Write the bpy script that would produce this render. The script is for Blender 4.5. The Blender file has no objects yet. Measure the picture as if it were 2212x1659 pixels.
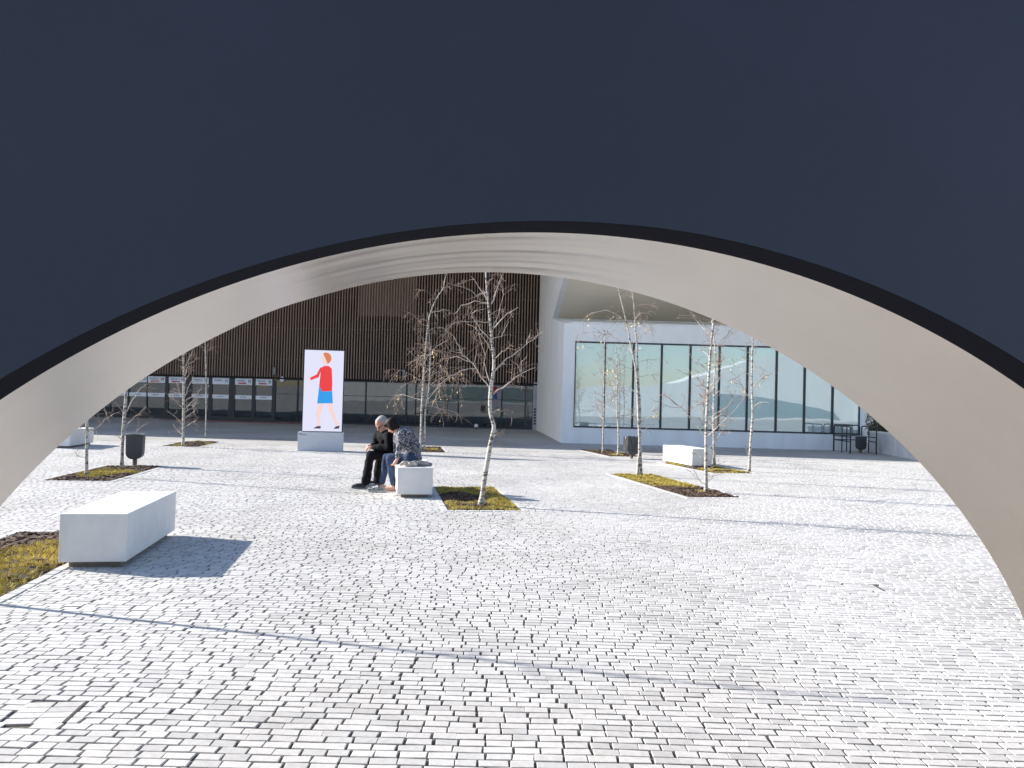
import bpy, bmesh, math, random
import numpy as np
from mathutils import Vector, Matrix
rad = math.radians
scene = bpy.context.scene
COL = scene.collection

# ------------------------------------------------------------------ camera, sky, sun, exposure
CAM_H = 1.6; FPX = 1661.0; PW, PH = 2212.0, 1659.0
ROLL = math.atan(.027); PITCH = math.atan((865. - PH / 2) / FPX * math.cos(ROLL))
Fv = Vector((0, math.cos(PITCH), math.sin(PITCH)))
r0 = Vector((1, 0, 0)); u0 = r0.cross(Fv)
Rv = math.cos(ROLL) * r0 + math.sin(ROLL) * u0
Uv = -math.sin(ROLL) * r0 + math.cos(ROLL) * u0
cam = bpy.data.cameras.new('camera'); cam.sensor_width = 36; cam.lens = 36 * FPX / PW
cam.clip_start = .05; cam.clip_end = 5000
co = bpy.data.objects.new('camera', cam); COL.objects.link(co); scene.camera = co
M4 = Matrix((Rv, Uv, -Fv)).transposed().to_4x4(); M4.translation = (0, 0, CAM_H); co.matrix_world = M4

SUN_EL, SUN_AZ = rad(26.0), rad(-14.1)            # shadows run along +X, a little towards -Y
w = bpy.data.worlds.new('World'); scene.world = w; w.use_nodes = True
nt = w.node_tree; bg = nt.nodes['Background']
sky = nt.nodes.new('ShaderNodeTexSky'); sky.sky_type = 'NISHITA'; sky.sun_disc = False
to_sun = Vector((-math.cos(SUN_AZ) * math.cos(SUN_EL), -math.sin(SUN_AZ) * math.cos(SUN_EL), math.sin(SUN_EL)))
sky.sun_elevation = SUN_EL; sky.sun_rotation = math.atan2(to_sun.x, to_sun.y)
sky.air_density = 1.0; sky.dust_density = .6; sky.ozone_density = 3.0
tint = nt.nodes.new('ShaderNodeMixRGB'); tint.blend_type = 'MULTIPLY'; tint.inputs[0].default_value = 1; tint.inputs[2].default_value = (1.06, .97, .94, 1)
nt.links.new(sky.outputs[0], tint.inputs[1]); nt.links.new(tint.outputs[0], bg.inputs[0]); bg.inputs[1].default_value = .105
sl = bpy.data.lights.new('sun', 'SUN'); sl.energy = 4.3; sl.angle = rad(.65); sl.color = (1, .955, .885)
so = bpy.data.objects.new('sun', sl); COL.objects.link(so); so.location = (-30, 10, 30)
so.rotation_euler = to_sun.to_track_quat('Z', 'Y').to_euler()
scene.view_settings.view_transform = 'Standard'; scene.view_settings.look = 'None'
EXPO = 1.27
scene.view_settings.exposure = EXPO; scene.view_settings.gamma = 1
scene.cycles.max_bounces = 8; scene.cycles.transparent_max_bounces = 12

# ------------------------------------------------------------------ helpers
def ray(x, y):
    return Fv + Rv * ((x - PW / 2) / FPX) - Uv * ((y - PH / 2) / FPX)
def at(x, y, Y):                                   # the place seen at (x, y) that stands Y metres ahead
    d = ray(x, y); return Vector((0, 0, CAM_H)) + d * (Y / d.y)
def gnd(x, y, z=0.):
    d = ray(x, y); return Vector((0, 0, CAM_H)) + d * ((z - CAM_H) / d.z)

class MB:
    def __init__(s): s.v = []; s.f = []
    def add(s, vs, fs):
        k = len(s.v); s.v += [tuple(p) for p in vs]; s.f += [tuple(i + k for i in f) for f in fs]; return s
    def box(s, c, size, rz=0., ex=None):
        sx, sy, sz = [q / 2 for q in size]; cr, sr = math.cos(rz), math.sin(rz); vs = []
        for z in (-sz, sz):
            for x, y in ((-sx, -sy), (sx, -sy), (sx, sy), (-sx, sy)):
                vs.append((c[0] + x * cr - y * sr, c[1] + x * sr + y * cr, c[2] + z))
        return s.add(vs, [(3, 2, 1, 0), (4, 5, 6, 7), (0, 1, 5, 4), (1, 2, 6, 5), (2, 3, 7, 6), (3, 0, 4, 7)])
    def prism(s, poly, off):                       # polygon of 3-D points swept by off
        n = len(poly); o = Vector(off)
        vs = [Vector(p) for p in poly] + [Vector(p) + o for p in poly]
        fs = [tuple(range(n - 1, -1, -1)), tuple(range(n, 2 * n))]
        fs += [(i, (i + 1) % n, n + (i + 1) % n, n + i) for i in range(n)]
        return s.add(vs, fs)
    def tube(s, pts, rr, n=6, cap=True):
        pts = [Vector(p) for p in pts]; m = len(pts)
        if not hasattr(rr, '__len__'): rr = [rr] * m
        t0 = (pts[1] - pts[0]).normalized()
        a = Vector((0, 0, 1)) if abs(t0.z) < .9 else Vector((1, 0, 0))
        nx = t0.cross(a).normalized(); vs = []
        for i, p in enumerate(pts):
            t = (pts[min(i + 1, m - 1)] - pts[max(i - 1, 0)]).normalized()
            nx = (nx - t * nx.dot(t))
            nx = nx.normalized() if nx.length > 1e-6 else t.orthogonal().normalized()
            b = t.cross(nx)
            for k in range(n):
                q = 2 * math.pi * k / n; vs.append(p + (nx * math.cos(q) + b * math.sin(q)) * rr[i])
        fs = []
        for i in range(m - 1):
            for k in range(n):
                k2 = (k + 1) % n; fs.append((i * n + k, i * n + k2, (i + 1) * n + k2, (i + 1) * n + k))
        if cap and n > 2: fs += [tuple(range(n - 1, -1, -1)), tuple((m - 1) * n + k for k in range(n))]
        return s.add(vs, fs)
    def ell(s, c, r, rot=None, nu=16, nv=10):
        vs = []; c = Vector(c)
        for j in range(nv + 1):
            ph = math.pi * j / nv - math.pi / 2
            for i in range(nu):
                th = 2 * math.pi * i / nu
                p = Vector((r[0] * math.cos(ph) * math.cos(th), r[1] * math.cos(ph) * math.sin(th), r[2] * math.sin(ph)))
                if rot: p = rot @ p
                vs.append(c + p)
        fs = [(j * nu + i, j * nu + (i + 1) % nu, (j + 1) * nu + (i + 1) % nu, (j + 1) * nu + i) for j in range(nv) for i in range(nu)]
        return s.add(vs, fs)
    def chain(s, pts, rr, n=12):                   # rounded limb: tube plus a ball at each joint
        if not hasattr(rr, '__len__'): rr = [rr] * len(pts)
        for i in range(len(pts) - 1): s.tube([pts[i], pts[i + 1]], [rr[i], rr[i + 1]], n)
        for p, r in zip(pts, rr): s.ell(p, (r, r, r), None, 12, 8)
        return s
    def build(s, name, mat, parent=None, smooth=False, bevel=0., loc=None):
        me = bpy.data.meshes.new(name); me.from_pydata(s.v, [], s.f); me.validate(); me.update()
        if mat: me.materials.append(mat)
        if smooth: me.polygons.foreach_set('use_smooth', [True] * len(me.polygons))
        o = bpy.data.objects.new(name, me); COL.objects.link(o)
        if parent: o.parent = parent
        if bevel:
            b = o.modifiers.new('bevel', 'BEVEL'); b.width = bevel; b.segments = 2; b.limit_method = 'ANGLE'
        return o
    def blob(s, name, mat, parent=None, voxel=.012, it=4):
        o = s.build(name, mat, parent, True)
        m = o.modifiers.new('remesh', 'REMESH'); m.mode = 'VOXEL'; m.voxel_size = voxel; m.use_smooth_shade = True
        k = o.modifiers.new('smooth', 'SMOOTH'); k.factor = .5; k.iterations = it
        return o

FOLD = bpy.data.textures.new('folds', 'CLOUDS'); FOLD.noise_scale = .11; FOLD.noise_depth = 2
def folds(o, k=.03):
    d = o.modifiers.new('folds', 'DISPLACE'); d.texture = FOLD; d.strength = k; d.mid_level = .5; d.texture_coords = 'LOCAL'; return o
def tag(o, label=None, cat=None, group=None, kind=None):
    for k, v in (('label', label), ('category', cat), ('group', group), ('kind', kind)):
        if v: o[k] = v
    return o
def thing(name, label, cat, loc=(0, 0, 0), rz=0., group=None):
    o = bpy.data.objects.new(name, None); COL.objects.link(o); o.empty_display_size = .2
    o.location = loc; o.rotation_euler = (0, 0, rz); return tag(o, label, cat, group)

# ------------------------------------------------------------------ materials
def mat(name, col, rough=.7, metal=0., var=0., vscale=6., bump=0., bscale=40., col2=None, spec=.5, stretch=None, contrast=(.35, .65)):
    m = bpy.data.materials.new(name); m.use_nodes = True; t = m.node_tree; b = t.nodes['Principled BSDF']
    b.inputs['Base Color'].default_value = (*col, 1); b.inputs['Roughness'].default_value = rough
    b.inputs['Metallic'].default_value = metal; b.inputs['Specular IOR Level'].default_value = spec
    tc = t.nodes.new('ShaderNodeTexCoord'); src = tc.outputs['Object']
    if stretch:
        mp = t.nodes.new('ShaderNodeMapping'); mp.inputs['Scale'].default_value = stretch
        t.links.new(src, mp.inputs[0]); src = mp.outputs[0]
    if var or col2:
        n = t.nodes.new('ShaderNodeTexNoise'); n.inputs['Scale'].default_value = vscale; n.inputs['Detail'].default_value = 6
        n.inputs['Roughness'].default_value = .6
        t.links.new(src, n.inputs['Vector'])
        r = t.nodes.new('ShaderNodeValToRGB'); r.color_ramp.elements[0].position = contrast[0]; r.color_ramp.elements[1].position = contrast[1]
        c2 = col2 or tuple(min(1, c * (1 - var)) for c in col); c1 = col if col2 else tuple(min(1, c * (1 + var)) for c in col)
        r.color_ramp.elements[0].color = (*c2, 1); r.color_ramp.elements[1].color = (*c1, 1)
        t.links.new(n.outputs['Fac'], r.inputs[0]); t.links.new(r.outputs[0], b.inputs['Base Color'])
    if bump:
        n2 = t.nodes.new('ShaderNodeTexNoise'); n2.inputs['Scale'].default_value = bscale; n2.inputs['Detail'].default_value = 4
        t.links.new(src, n2.inputs['Vector'])
        bp = t.nodes.new('ShaderNodeBump'); bp.inputs['Strength'].default_value = bump; bp.inputs['Distance'].default_value = .01
        t.links.new(n2.outputs['Fac'], bp.inputs['Height']); t.links.new(bp.outputs[0], b.inputs['Normal'])
    return m
def emit(name, col, s):
    m = bpy.data.materials.new(name); m.use_nodes = True; b = m.node_tree.nodes['Principled BSDF']
    b.inputs['Base Color'].default_value = (.02, .02, .02, 1); b.inputs['Roughness'].default_value = .3
    b.inputs['Emission Color'].default_value = (*col, 1); b.inputs['Emission Strength'].default_value = s
    return m
def pane_mat(name, tint, gloss, base, extra=1., milk=0., milkc=(.7, .82, .82)):
    m = bpy.data.materials.new(name); m.use_nodes = True; t = m.node_tree
    for n in list(t.nodes):
        if n.type != 'OUTPUT_MATERIAL': t.nodes.remove(n)
    out = t.nodes['Material Output']
    tr = t.nodes.new('ShaderNodeBsdfTransparent'); tr.inputs[0].default_value = (*tint, 1)
    gl = t.nodes.new('ShaderNodeBsdfGlossy'); gl.inputs['Color'].default_value = (*gloss, 1); gl.inputs['Roughness'].default_value = .01
    fr = t.nodes.new('ShaderNodeFresnel'); fr.inputs[0].default_value = 1.5
    ma = t.nodes.new('ShaderNodeMath'); ma.operation = 'MULTIPLY_ADD'; ma.inputs[1].default_value = extra; ma.inputs[2].default_value = base
    ma.use_clamp = True
    mx = t.nodes.new('ShaderNodeMixShader')
    tc = t.nodes.new('ShaderNodeTexCoord'); nz = t.nodes.new('ShaderNodeTexNoise'); nz.inputs['Scale'].default_value = .45
    bp = t.nodes.new('ShaderNodeBump'); bp.inputs['Strength'].default_value = .05; bp.inputs['Distance'].default_value = .1
    t.links.new(tc.outputs['Object'], nz.inputs['Vector']); t.links.new(nz.outputs['Fac'], bp.inputs['Height'])
    t.links.new(bp.outputs[0], gl.inputs['Normal'])
    t.links.new(fr.outputs[0], ma.inputs[0]); t.links.new(ma.outputs[0], mx.inputs[0])
    t.links.new(tr.outputs[0], mx.inputs[1]); t.links.new(gl.outputs[0], mx.inputs[2]); last = mx.outputs[0]
    if milk:
        df = t.nodes.new('ShaderNodeBsdfDiffuse'); df.inputs[0].default_value = (*milkc, 1); m2 = t.nodes.new('ShaderNodeMixShader'); m2.inputs[0].default_value = milk
        t.links.new(last, m2.inputs[1]); t.links.new(df.outputs[0], m2.inputs[2]); last = m2.outputs[0]
    t.links.new(last, out.inputs[0])
    return m
def island_mat(name, c1, c2, rough=.75, stain=None):
    m = mat(name, c1, rough, bump=.05, bscale=70.); t = m.node_tree; b = t.nodes['Principled BSDF']
    g = t.nodes.new('ShaderNodeNewGeometry'); r = t.nodes.new('ShaderNodeValToRGB')
    r.color_ramp.elements[0].color = (*c2, 1); r.color_ramp.elements[1].color = (*c1, 1); r.color_ramp.elements[1].position = .55
    t.links.new(g.outputs['Random Per Island'], r.inputs[0])
    n = t.nodes.new('ShaderNodeTexNoise'); n.inputs['Scale'].default_value = .55; n.inputs['Detail'].default_value = 8; n.inputs['Roughness'].default_value = .65
    tc = t.nodes.new('ShaderNodeTexCoord'); t.links.new(tc.outputs['Object'], n.inputs['Vector'])
    r2 = t.nodes.new('ShaderNodeValToRGB'); r2.color_ramp.elements[0].position = .34; r2.color_ramp.elements[1].position = .56
    r2.color_ramp.elements[0].color = (.86, .85, .83, 1); r2.color_ramp.elements[1].color = (1, 1, 1, 1)
    t.links.new(n.outputs['Fac'], r2.inputs[0])
    mx = t.nodes.new('ShaderNodeMixRGB'); mx.blend_type = 'MULTIPLY'; mx.inputs[0].default_value = 1
    t.links.new(r.outputs[0], mx.inputs[1]); t.links.new(r2.outputs[0], mx.inputs[2])
    n3 = t.nodes.new('ShaderNodeTexNoise'); n3.inputs['Scale'].default_value = 30; n3.inputs['Detail'].default_value = 5
    t.links.new(tc.outputs['Object'], n3.inputs['Vector'])
    r3 = t.nodes.new('ShaderNodeValToRGB'); r3.color_ramp.elements[0].position = .3; r3.color_ramp.elements[1].position = .6
    r3.color_ramp.elements[0].color = (.86, .85, .84, 1); r3.color_ramp.elements[1].color = (1, 1, 1, 1)
    t.links.new(n3.outputs['Fac'], r3.inputs[0])
    mx2 = t.nodes.new('ShaderNodeMixRGB'); mx2.blend_type = 'MULTIPLY'; mx2.inputs[0].default_value = 1
    t.links.new(mx.outputs[0], mx2.inputs[1]); t.links.new(r3.outputs[0], mx2.inputs[2]); t.links.new(mx2.outputs[0], b.inputs['Base Color'])
    return m

M = {}
M['sett'] = island_mat('pale_setts', (.60, .58, .55), (.48, .465, .445))
M['sand'] = mat('joint_sand', (.105, .095, .085), .95, var=.4, vscale=20, bump=.5)
M['frame_rust'] = mat('rusty_frame', (.05, .038, .03), .8, var=.3)
M['edge'] = island_mat('edge_stone', (.62, .60, .57), (.52, .51, .49))
M['navy'] = mat('navy_paint', (.032, .0375, .056), .55, spec=.22, var=.10, vscale=.8, bump=.06, bscale=420)
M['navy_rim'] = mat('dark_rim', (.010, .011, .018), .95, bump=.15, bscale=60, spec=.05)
M['concrete'] = mat('white_concrete', (.74, .72, .69), .75, var=.06, vscale=3.5, bump=.08, bscale=60)
M['plinth_dark'] = mat('brown_plinth', (.2, .165, .14), .8, var=.2)
M['plaster'] = mat('white_plaster', (.82, .815, .80), .8, var=.05, vscale=1.6, bump=.05, bscale=30, stretch=(1, 1, .22))
M['soffit'] = mat('cream_soffit', (.80, .72, .60), .8, var=.05, vscale=.4)
M['slat'] = mat('brown_slat', (.30, .205, .155), .6, var=.25, vscale=2.5, stretch=(3, 3, .15))
M['slat_panel'] = mat('brown_panel', (.13, .088, .066), .6, var=.15, vscale=2)
M['black'] = mat('black_backing', (.008, .008, .009), .8, var=.2)
M['frame'] = mat('dark_frame', (.02, .022, .028), .4, var=.15)
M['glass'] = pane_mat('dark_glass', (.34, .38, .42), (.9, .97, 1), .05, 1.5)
M['teal_glass'] = pane_mat('teal_glass', (.50, .68, .70), (.82, .95, .97), .46, 1., .30)
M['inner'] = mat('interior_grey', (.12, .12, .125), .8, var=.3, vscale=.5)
M['inner_white'] = mat('interior_white', (.78, .8, .8), .8, var=.03, vscale=.5)
M['teal_grey'] = mat('teal_grey', (.28, .37, .39), .6, var=.1)
M['soil'] = mat('soil', (.07, .045, .03), .95, col2=(.03, .02, .014), vscale=25, bump=1., bscale=60)
M['chip'] = mat('bark_chips', (.16, .10, .065), .9, col2=(.05, .03, .02), vscale=18)
M['grass'] = mat('yellow_grass', (.70, .56, .10), .8, col2=(.36, .28, .06), vscale=9)
M['bark'] = mat('white_bark', (.47, .435, .385), .8, col2=(.09, .075, .065), vscale=9, bump=.5, bscale=30, stretch=(1.2, 1.2, 3.2), contrast=(.42, .50))
M['branch'] = mat('branch_bark', (.55, .50, .44), .8, col2=(.26, .21, .18), vscale=14)
M['twig'] = mat('twig', (.27, .19, .15), .8, var=.3)
M['leaf'] = mat('yellow_leaf', (.74, .58, .22), .6, col2=(.52, .34, .14), vscale=12)
M['bin'] = mat('dark_bin', (.045, .045, .05), .5, var=.2, bump=.05)
M['metal'] = mat('pale_metal', (.55, .55, .55), .35, metal=.9, var=.05)
M['rail'] = mat('dark_rail', (.03, .032, .035), .45, var=.2)
M['red'] = mat('red_strip', (.32, .03, .03), .8, var=.2)
M['sign_grey'] = mat('plinth_grey', (.55, .56, .58), .6, var=.03)

# ------------------------------------------------------------------ setting: ground sheet and the sett paving
def brick_ground():
    m = mat('paving_far', (.5, .49, .47), .85, bump=.0); t = m.node_tree; b = t.nodes['Principled BSDF']
    tc = t.nodes.new('ShaderNodeTexCoord'); br = t.nodes.new('ShaderNodeTexBrick')
    br.inputs['Color1'].default_value = (.56, .545, .52, 1); br.inputs['Color2'].default_value = (.45, .44, .42, 1)
    br.inputs['Mortar'].default_value = (.2, .19, .175, 1); br.inputs['Scale'].default_value = 1
    br.inputs['Mortar Size'].default_value = .006; br.inputs['Brick Width'].default_value = .122; br.inputs['Row Height'].default_value = .067
    t.links.new(tc.outputs['Object'], br.inputs['Vector'])
    n = t.nodes.new('ShaderNodeTexNoise'); n.inputs['Scale'].default_value = .3; n.inputs['Detail'].default_value = 8
    t.links.new(tc.outputs['Object'], n.inputs['Vector'])
    r = t.nodes.new('ShaderNodeValToRGB'); r.color_ramp.elements[0].position = .35; r.color_ramp.elements[1].position = .6
    r.color_ramp.elements[0].color = (.78, .77, .75, 1)
    t.links.new(n.outputs['Fac'], r.inputs[0])
    mx = t.nodes.new('ShaderNodeMixRGB'); mx.blend_type = 'MULTIPLY'; mx.inputs[0].default_value = 1
    t.links.new(br.outputs[0], mx.inputs[1]); t.links.new(r.outputs[0], mx.inputs[2]); t.links.new(mx.outputs[0], b.inputs['Base Color'])
    return m
FAR = 24.2; NEAR = 2.2
gb = MB()
S = 900.
# ground sheet with a lower tray under the modelled setts
def wedge(y): return .70 * y + 1.9
w0, w1 = wedge(NEAR), wedge(FAR)
gb.add([(-S, -S, 0), (S, -S, 0), (S, S, 0), (-S, S, 0), (-w0, NEAR, 0), (w0, NEAR, 0), (w1, FAR, 0), (-w1, FAR, 0),
        (-w0, NEAR, -.09), (w0, NEAR, -.09), (w1, FAR, -.09), (-w1, FAR, -.09)],
       [(0, 1, 5, 4), (1, 2, 6, 5), (2, 3, 7, 6), (3, 0, 4, 7), (4, 5, 9, 8), (5, 6, 10, 9), (6, 7, 11, 10), (7, 4, 8, 11)])
tag(gb.build('ground', brick_ground()), kind='structure')

# tree pits: near-left corner, near edge width, length, turn (degrees), spec
PITS = [
 ('bed of bark mulch with two thin birches and a dark bin behind it', (-8.05, 13.30), 1.10, 2.95, 8, 'mulch_ends'),
 ('bed of yellowed grass and mulch beside the large near bench on the left', (-4.93, 5.62), 1.12, 2.95, 9, 'far_mulch'),
 ('square bed of yellow grass with the tall crooked birch, beside the couple on the bench', (-.87, 11.04), 1.10, 2.95, 9.6, 'grass'),
 ('long bed yellow with moss at the back and dark mulch in front, right of centre', (3.12, 13.37), 1.02, 4.1, 12, 'near_mulch'),
 ('thin bed of yellow grass right behind the short white bench', (4.85, 18.3), 1.1, 2.9, 14, 'grass'),
 ('dark shaded bed below the blue end of the long window', (3.0, 23.1), 1.1, 2.9, 14, 'dark'),
 ('dark shaded bed in front of the doors with the signs', (-10.15, 22.4), 1.05, 2.4, 6, 'dark'),
 ('small dark bed behind the woman on the bench', (-2.9, 22.7), 1.0, 2.4, 8, 'dark'),
]
def pit_local(P, p):
    (cx, cy), tu = P[1], rad(P[4]); dx, dy = p[0] - cx, p[1] - cy
    return dx * math.cos(tu) + dy * math.sin(tu), -dx * math.sin(tu) + dy * math.cos(tu)
def pit_world(P, u, v, z=0.):
    (cx, cy), tu = P[1], rad(P[4]); return (cx + u * math.cos(tu) - v * math.sin(tu), cy + u * math.sin(tu) + v * math.cos(tu), z)

def setts():
    rng = np.random.default_rng(4)
    L, Wd = .124, .0665
    rows = np.arange(NEAR + .02, FAR - .02, Wd); xs = []; ys = []; lns = []
    for k, y in enumerate(rows):
        ww = wedge(y) - .2; ln = rng.normal(L, .011, int(2 * ww / L) + 2).clip(.085, .165); e = -ww + np.cumsum(ln) - ln[0] * rng.random(); x = e - ln / 2
        xs.append(x); ys.append(np.full(x.shape, y)); lns.append(ln)
    X = np.concatenate(xs); Y = np.concatenate(ys); LN = np.concatenate(lns); n = len(X)
    X = X + rng.normal(0, .003, n)
    amp = np.clip((Y - 4.5) / 6, .07, 1.)
    def warp(X, Y):
        dx = .10 * np.sin(.55 * Y + .5 * X + 1.) + .05 * np.sin(1.6 * Y - .7 * X)
        dy = .10 * np.sin(.8 * X + .3 * Y) + .05 * np.sin(2.1 * X - .6 * Y + 2) + .012 * np.sin(6 * X + 1.3 * Y)
        return X + dx * amp, Y + dy * amp
    hl = LN / 2 - .0040 - np.abs(rng.normal(0, .0012, n)); hw = (Wd - .0074) / 2 * (1 - np.abs(rng.normal(0, .035, n)))
    ang = rng.normal(0, .014, n); z = rng.normal(0, .0008, n); tx = rng.normal(0, .006, n); ty = rng.normal(0, .010, n)
    ca, sa = np.cos(ang), np.sin(ang)
    JX = rng.normal(0, .0018, (4, n)); JY = rng.normal(0, .0014, (4, n)); V = np.zeros((n, 12, 3))
    for j, (ins, zz) in enumerate(((1., -.05), (1., -.0016), (.955, 0.))):
        for i, (a, b) in enumerate(((-1, -1), (1, -1), (1, 1), (-1, 1))):
            jx, jy = JX[i], JY[i]
            lx = a * (hl - (1 - ins) * .05) + jx; ly = b * (hw - (1 - ins) * .045) + jy
            V[:, j * 4 + i, 0] = X + lx * ca - ly * sa; V[:, j * 4 + i, 1] = Y + lx * sa + ly * ca
            V[:, j * 4 + i, 2] = z + zz + (lx * tx + ly * ty if j else 0)
    amp = np.repeat(amp[:, None], 12, 1)
    V[:, :, 0], V[:, :, 1] = warp(V[:, :, 0], V[:, :, 1])
    cx, cy = V[:, 8:, 0].mean(1), V[:, 8:, 1].mean(1); keep = np.ones(n, bool)
    for P in PITS + [P0]:
        tu = rad(P[4]); dx, dy = cx - P[1][0], cy - P[1][1]
        u = dx * math.cos(tu) + dy * math.sin(tu); v = -dx * math.sin(tu) + dy * math.cos(tu)
        keep &= ~((u > -.03) & (u < P[2] + .03) & (v > -.02) & (v < P[3] + .02))
    for c, sz, rz in COVERS:
        dx, dy = cx - c[0], cy - c[1]; u = dx * math.cos(rz) + dy * math.sin(rz); v = -dx * math.sin(rz) + dy * math.cos(rz)
        keep &= ~((abs(u) < sz[0] / 2) & (abs(v) < sz[1] / 2))
    lim = np.abs(cx) < wedge(cy) - .03; keep &= lim & (cy > NEAR + .03) & (cy < FAR - .03)
    V = V[keep]; n = len(V)
    quad = np.array([[8, 9, 10, 11], [4, 5, 9, 8], [5, 6, 10, 9], [6, 7, 11, 10], [7, 4, 8, 11], [0, 1, 5, 4], [1, 2, 6, 5], [2, 3, 7, 6], [3, 0, 4, 7]])
    Fq = (np.arange(n)[:, None, None] * 12 + quad[None]).reshape(-1)
    me = bpy.data.meshes.new('plaza_paving'); nf = n * 9
    me.vertices.add(n * 12); me.vertices.foreach_set('co', V.reshape(-1))
    me.loops.add(nf * 4); me.loops.foreach_set('vertex_index', Fq.astype(np.int32))
    me.polygons.add(nf); me.polygons.foreach_set('loop_start', np.arange(0, nf * 4, 4, dtype=np.int32)); me.polygons.foreach_set('loop_total', np.full(nf, 4, np.int32)); me.polygons.foreach_set('use_smooth', np.zeros(nf, bool))
    me.update(calc_edges=True); me.validate(); me.materials.append(M['sett'])
    o = bpy.data.objects.new('plaza_paving', me); COL.objects.link(o); tag(o, kind='structure'); return o
P0 = ('dark corner of a planted bed at the bottom left edge of the picture', (-3.55, 2.55), 1.1, 1.12, 9, 'far_mulch')
COVERS = [((-2.26, 3.83), (.31, .29), 0.12), ((3.22, 6.98), (.30, .27), -.05)]
setts()
sb = MB(); sb.add([(-w0 + .02, NEAR + .02, -.0085), (w0 - .02, NEAR + .02, -.0085), (w1 - .02, FAR - .02, -.0085), (-w1 + .02, FAR - .02, -.0085)], [(0, 1, 2, 3)])
tag(sb.build('pavement_joints', M['sand']), kind='structure')

def build_pit(P, seed, small=False):
    rng = random.Random(seed); wd, ln, kind = P[2], P[3], P[5]
    root = thing('tree_pit', P[0], 'tree pit', (P[1][0], P[1][1], 0), rad(P[4]), 'tree beds in the paving')
    nu, nv = 22, 44; m = MB(); vs = []; ph = [rng.random() * 6 for _ in range(6)]
    def hz(u, v):
        e = min(u, wd - u, v, ln - v)
        return -.012 + min(1, max(e, 0) / .12) * (.018 + .014 * math.sin(5 * u + ph[0]) * math.sin(4 * v + ph[1]) + .008 * math.sin(13 * u + ph[2] + 3 * v) + .007 * math.sin(17 * v + ph[3]))
    for j in range(nv + 1):
        for i in range(nu + 1):
            u, v = wd * i / nu, ln * j / nv; vs.append((u, v, hz(u, v) + rng.uniform(-.006, .006)))
    m.add(vs, [(j * (nu + 1) + i, j * (nu + 1) + i + 1, (j + 1) * (nu + 1) + i + 1, (j + 1) * (nu + 1) + i) for j in range(nv) for i in range(nu)])
    m.build('soil', M['soil'], root, True)
    def grassy(u, v):
        t = v / ln; wob = .12 * math.sin(6 * u + ph[4]) + .08 * math.sin(5 * v + ph[5])
        if kind == 'near_mulch': return t > .36 + wob
        if kind == 'far_mulch': return t < .72 + wob
        if kind == 'mulch_ends': return abs(t - .45) < .16 + wob * .6
        if kind == 'grass': return (abs(v - .5 * ln) > .42 + wob or u > wd * .72 + wob * .6) and abs(u - wd * .45) > -1 and not (abs(u - .5) < .3 + wob and abs(t - .16) < .07)
        return math.sin(5 * u + ph[4]) * math.sin(3 * v + ph[5]) > .55
    c = MB(); gm = MB()
    N = int(620 * wd * ln)
    for _ in range(N):
        u, v = rng.uniform(.03, wd - .03), rng.uniform(.03, ln - .03)
        if grassy(u, v):
            for q in range(7):
                a = rng.random() * 6.28; h = rng.uniform(.015, .05); bu, bv = u + rng.uniform(-.025, .025), v + rng.uniform(-.025, .025)
                bu = min(max(bu, .02), wd - .02); bv = min(max(bv, .02), ln - .02)
                z = hz(bu, bv) - .004; wx, wy = .004 * math.cos(a), .004 * math.sin(a); lx, ly = rng.uniform(-.03, .03), rng.uniform(-.03, .03)
                gm.add([(bu - wx, bv - wy, z), (bu + wx, bv + wy, z), (bu + lx, bv + ly, z + h)], [(0, 1, 2)])
        if not grassy(u, v) or rng.random() < .12:
            a = rng.random() * 3.14; s1, s2 = rng.uniform(.015, .055), rng.uniform(.008, .02); z = hz(u, v) + rng.uniform(0, .02)
            ca, sa = math.cos(a), math.sin(a); tl = rng.uniform(-.6, .6) * s1; th = rng.uniform(.004, .012)
            p = [(-s1, -s2, -tl), (s1, -s2, tl), (s1 * .8, s2, tl), (-s1 * .9, s2, -tl)]
            q = [(min(max(u + x * ca - y * sa, .012), wd - .012), min(max(v + x * sa + y * ca, .012), ln - .012), z + zz * .5) for x, y, zz in p]
            c.add(q + [(x, y, zz - th) for x, y, zz in q], [(0, 1, 2, 3), (7, 6, 5, 4), (0, 4, 5, 1), (1, 5, 6, 2), (2, 6, 7, 3), (3, 7, 4, 0)])
    tag(c.build('bark_mulch', M['chip'], root), kind='stuff')
    if gm.v: tag(gm.build('grass', M['grass'], root), kind='stuff')
    e = MB(); bw = .085
    def run(x0, y0, x1, y1, horiz):
        n = max(1, int(math.hypot(x1 - x0, y1 - y0) / .16))
        for k in range(n):
            a, b = (k + .04) / n, (k + .96) / n; zt = .006 + rng.uniform(-.0015, .002)
            if horiz: e.box(((x0 + (x1 - x0) * (a + b) / 2), y0, zt - .04), ((x1 - x0) * (b - a), bw, .08))
            else: e.box((x0, y0 + (y1 - y0) * (a + b) / 2, zt - .04), (bw, (y1 - y0) * (b - a), .08))
    run(-bw, -bw / 2, wd + bw, -bw / 2, True); run(-bw, ln + bw / 2, wd + bw, ln + bw / 2, True)
    run(-bw / 2, 0, -bw / 2, ln, False); run(wd + bw / 2, 0, wd + bw / 2, ln, False)
    e.build('edging', M['edge'], root, bevel=.004)
    return root
for i, P in enumerate(PITS + [P0]): build_pit(P, 10 + i)
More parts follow.
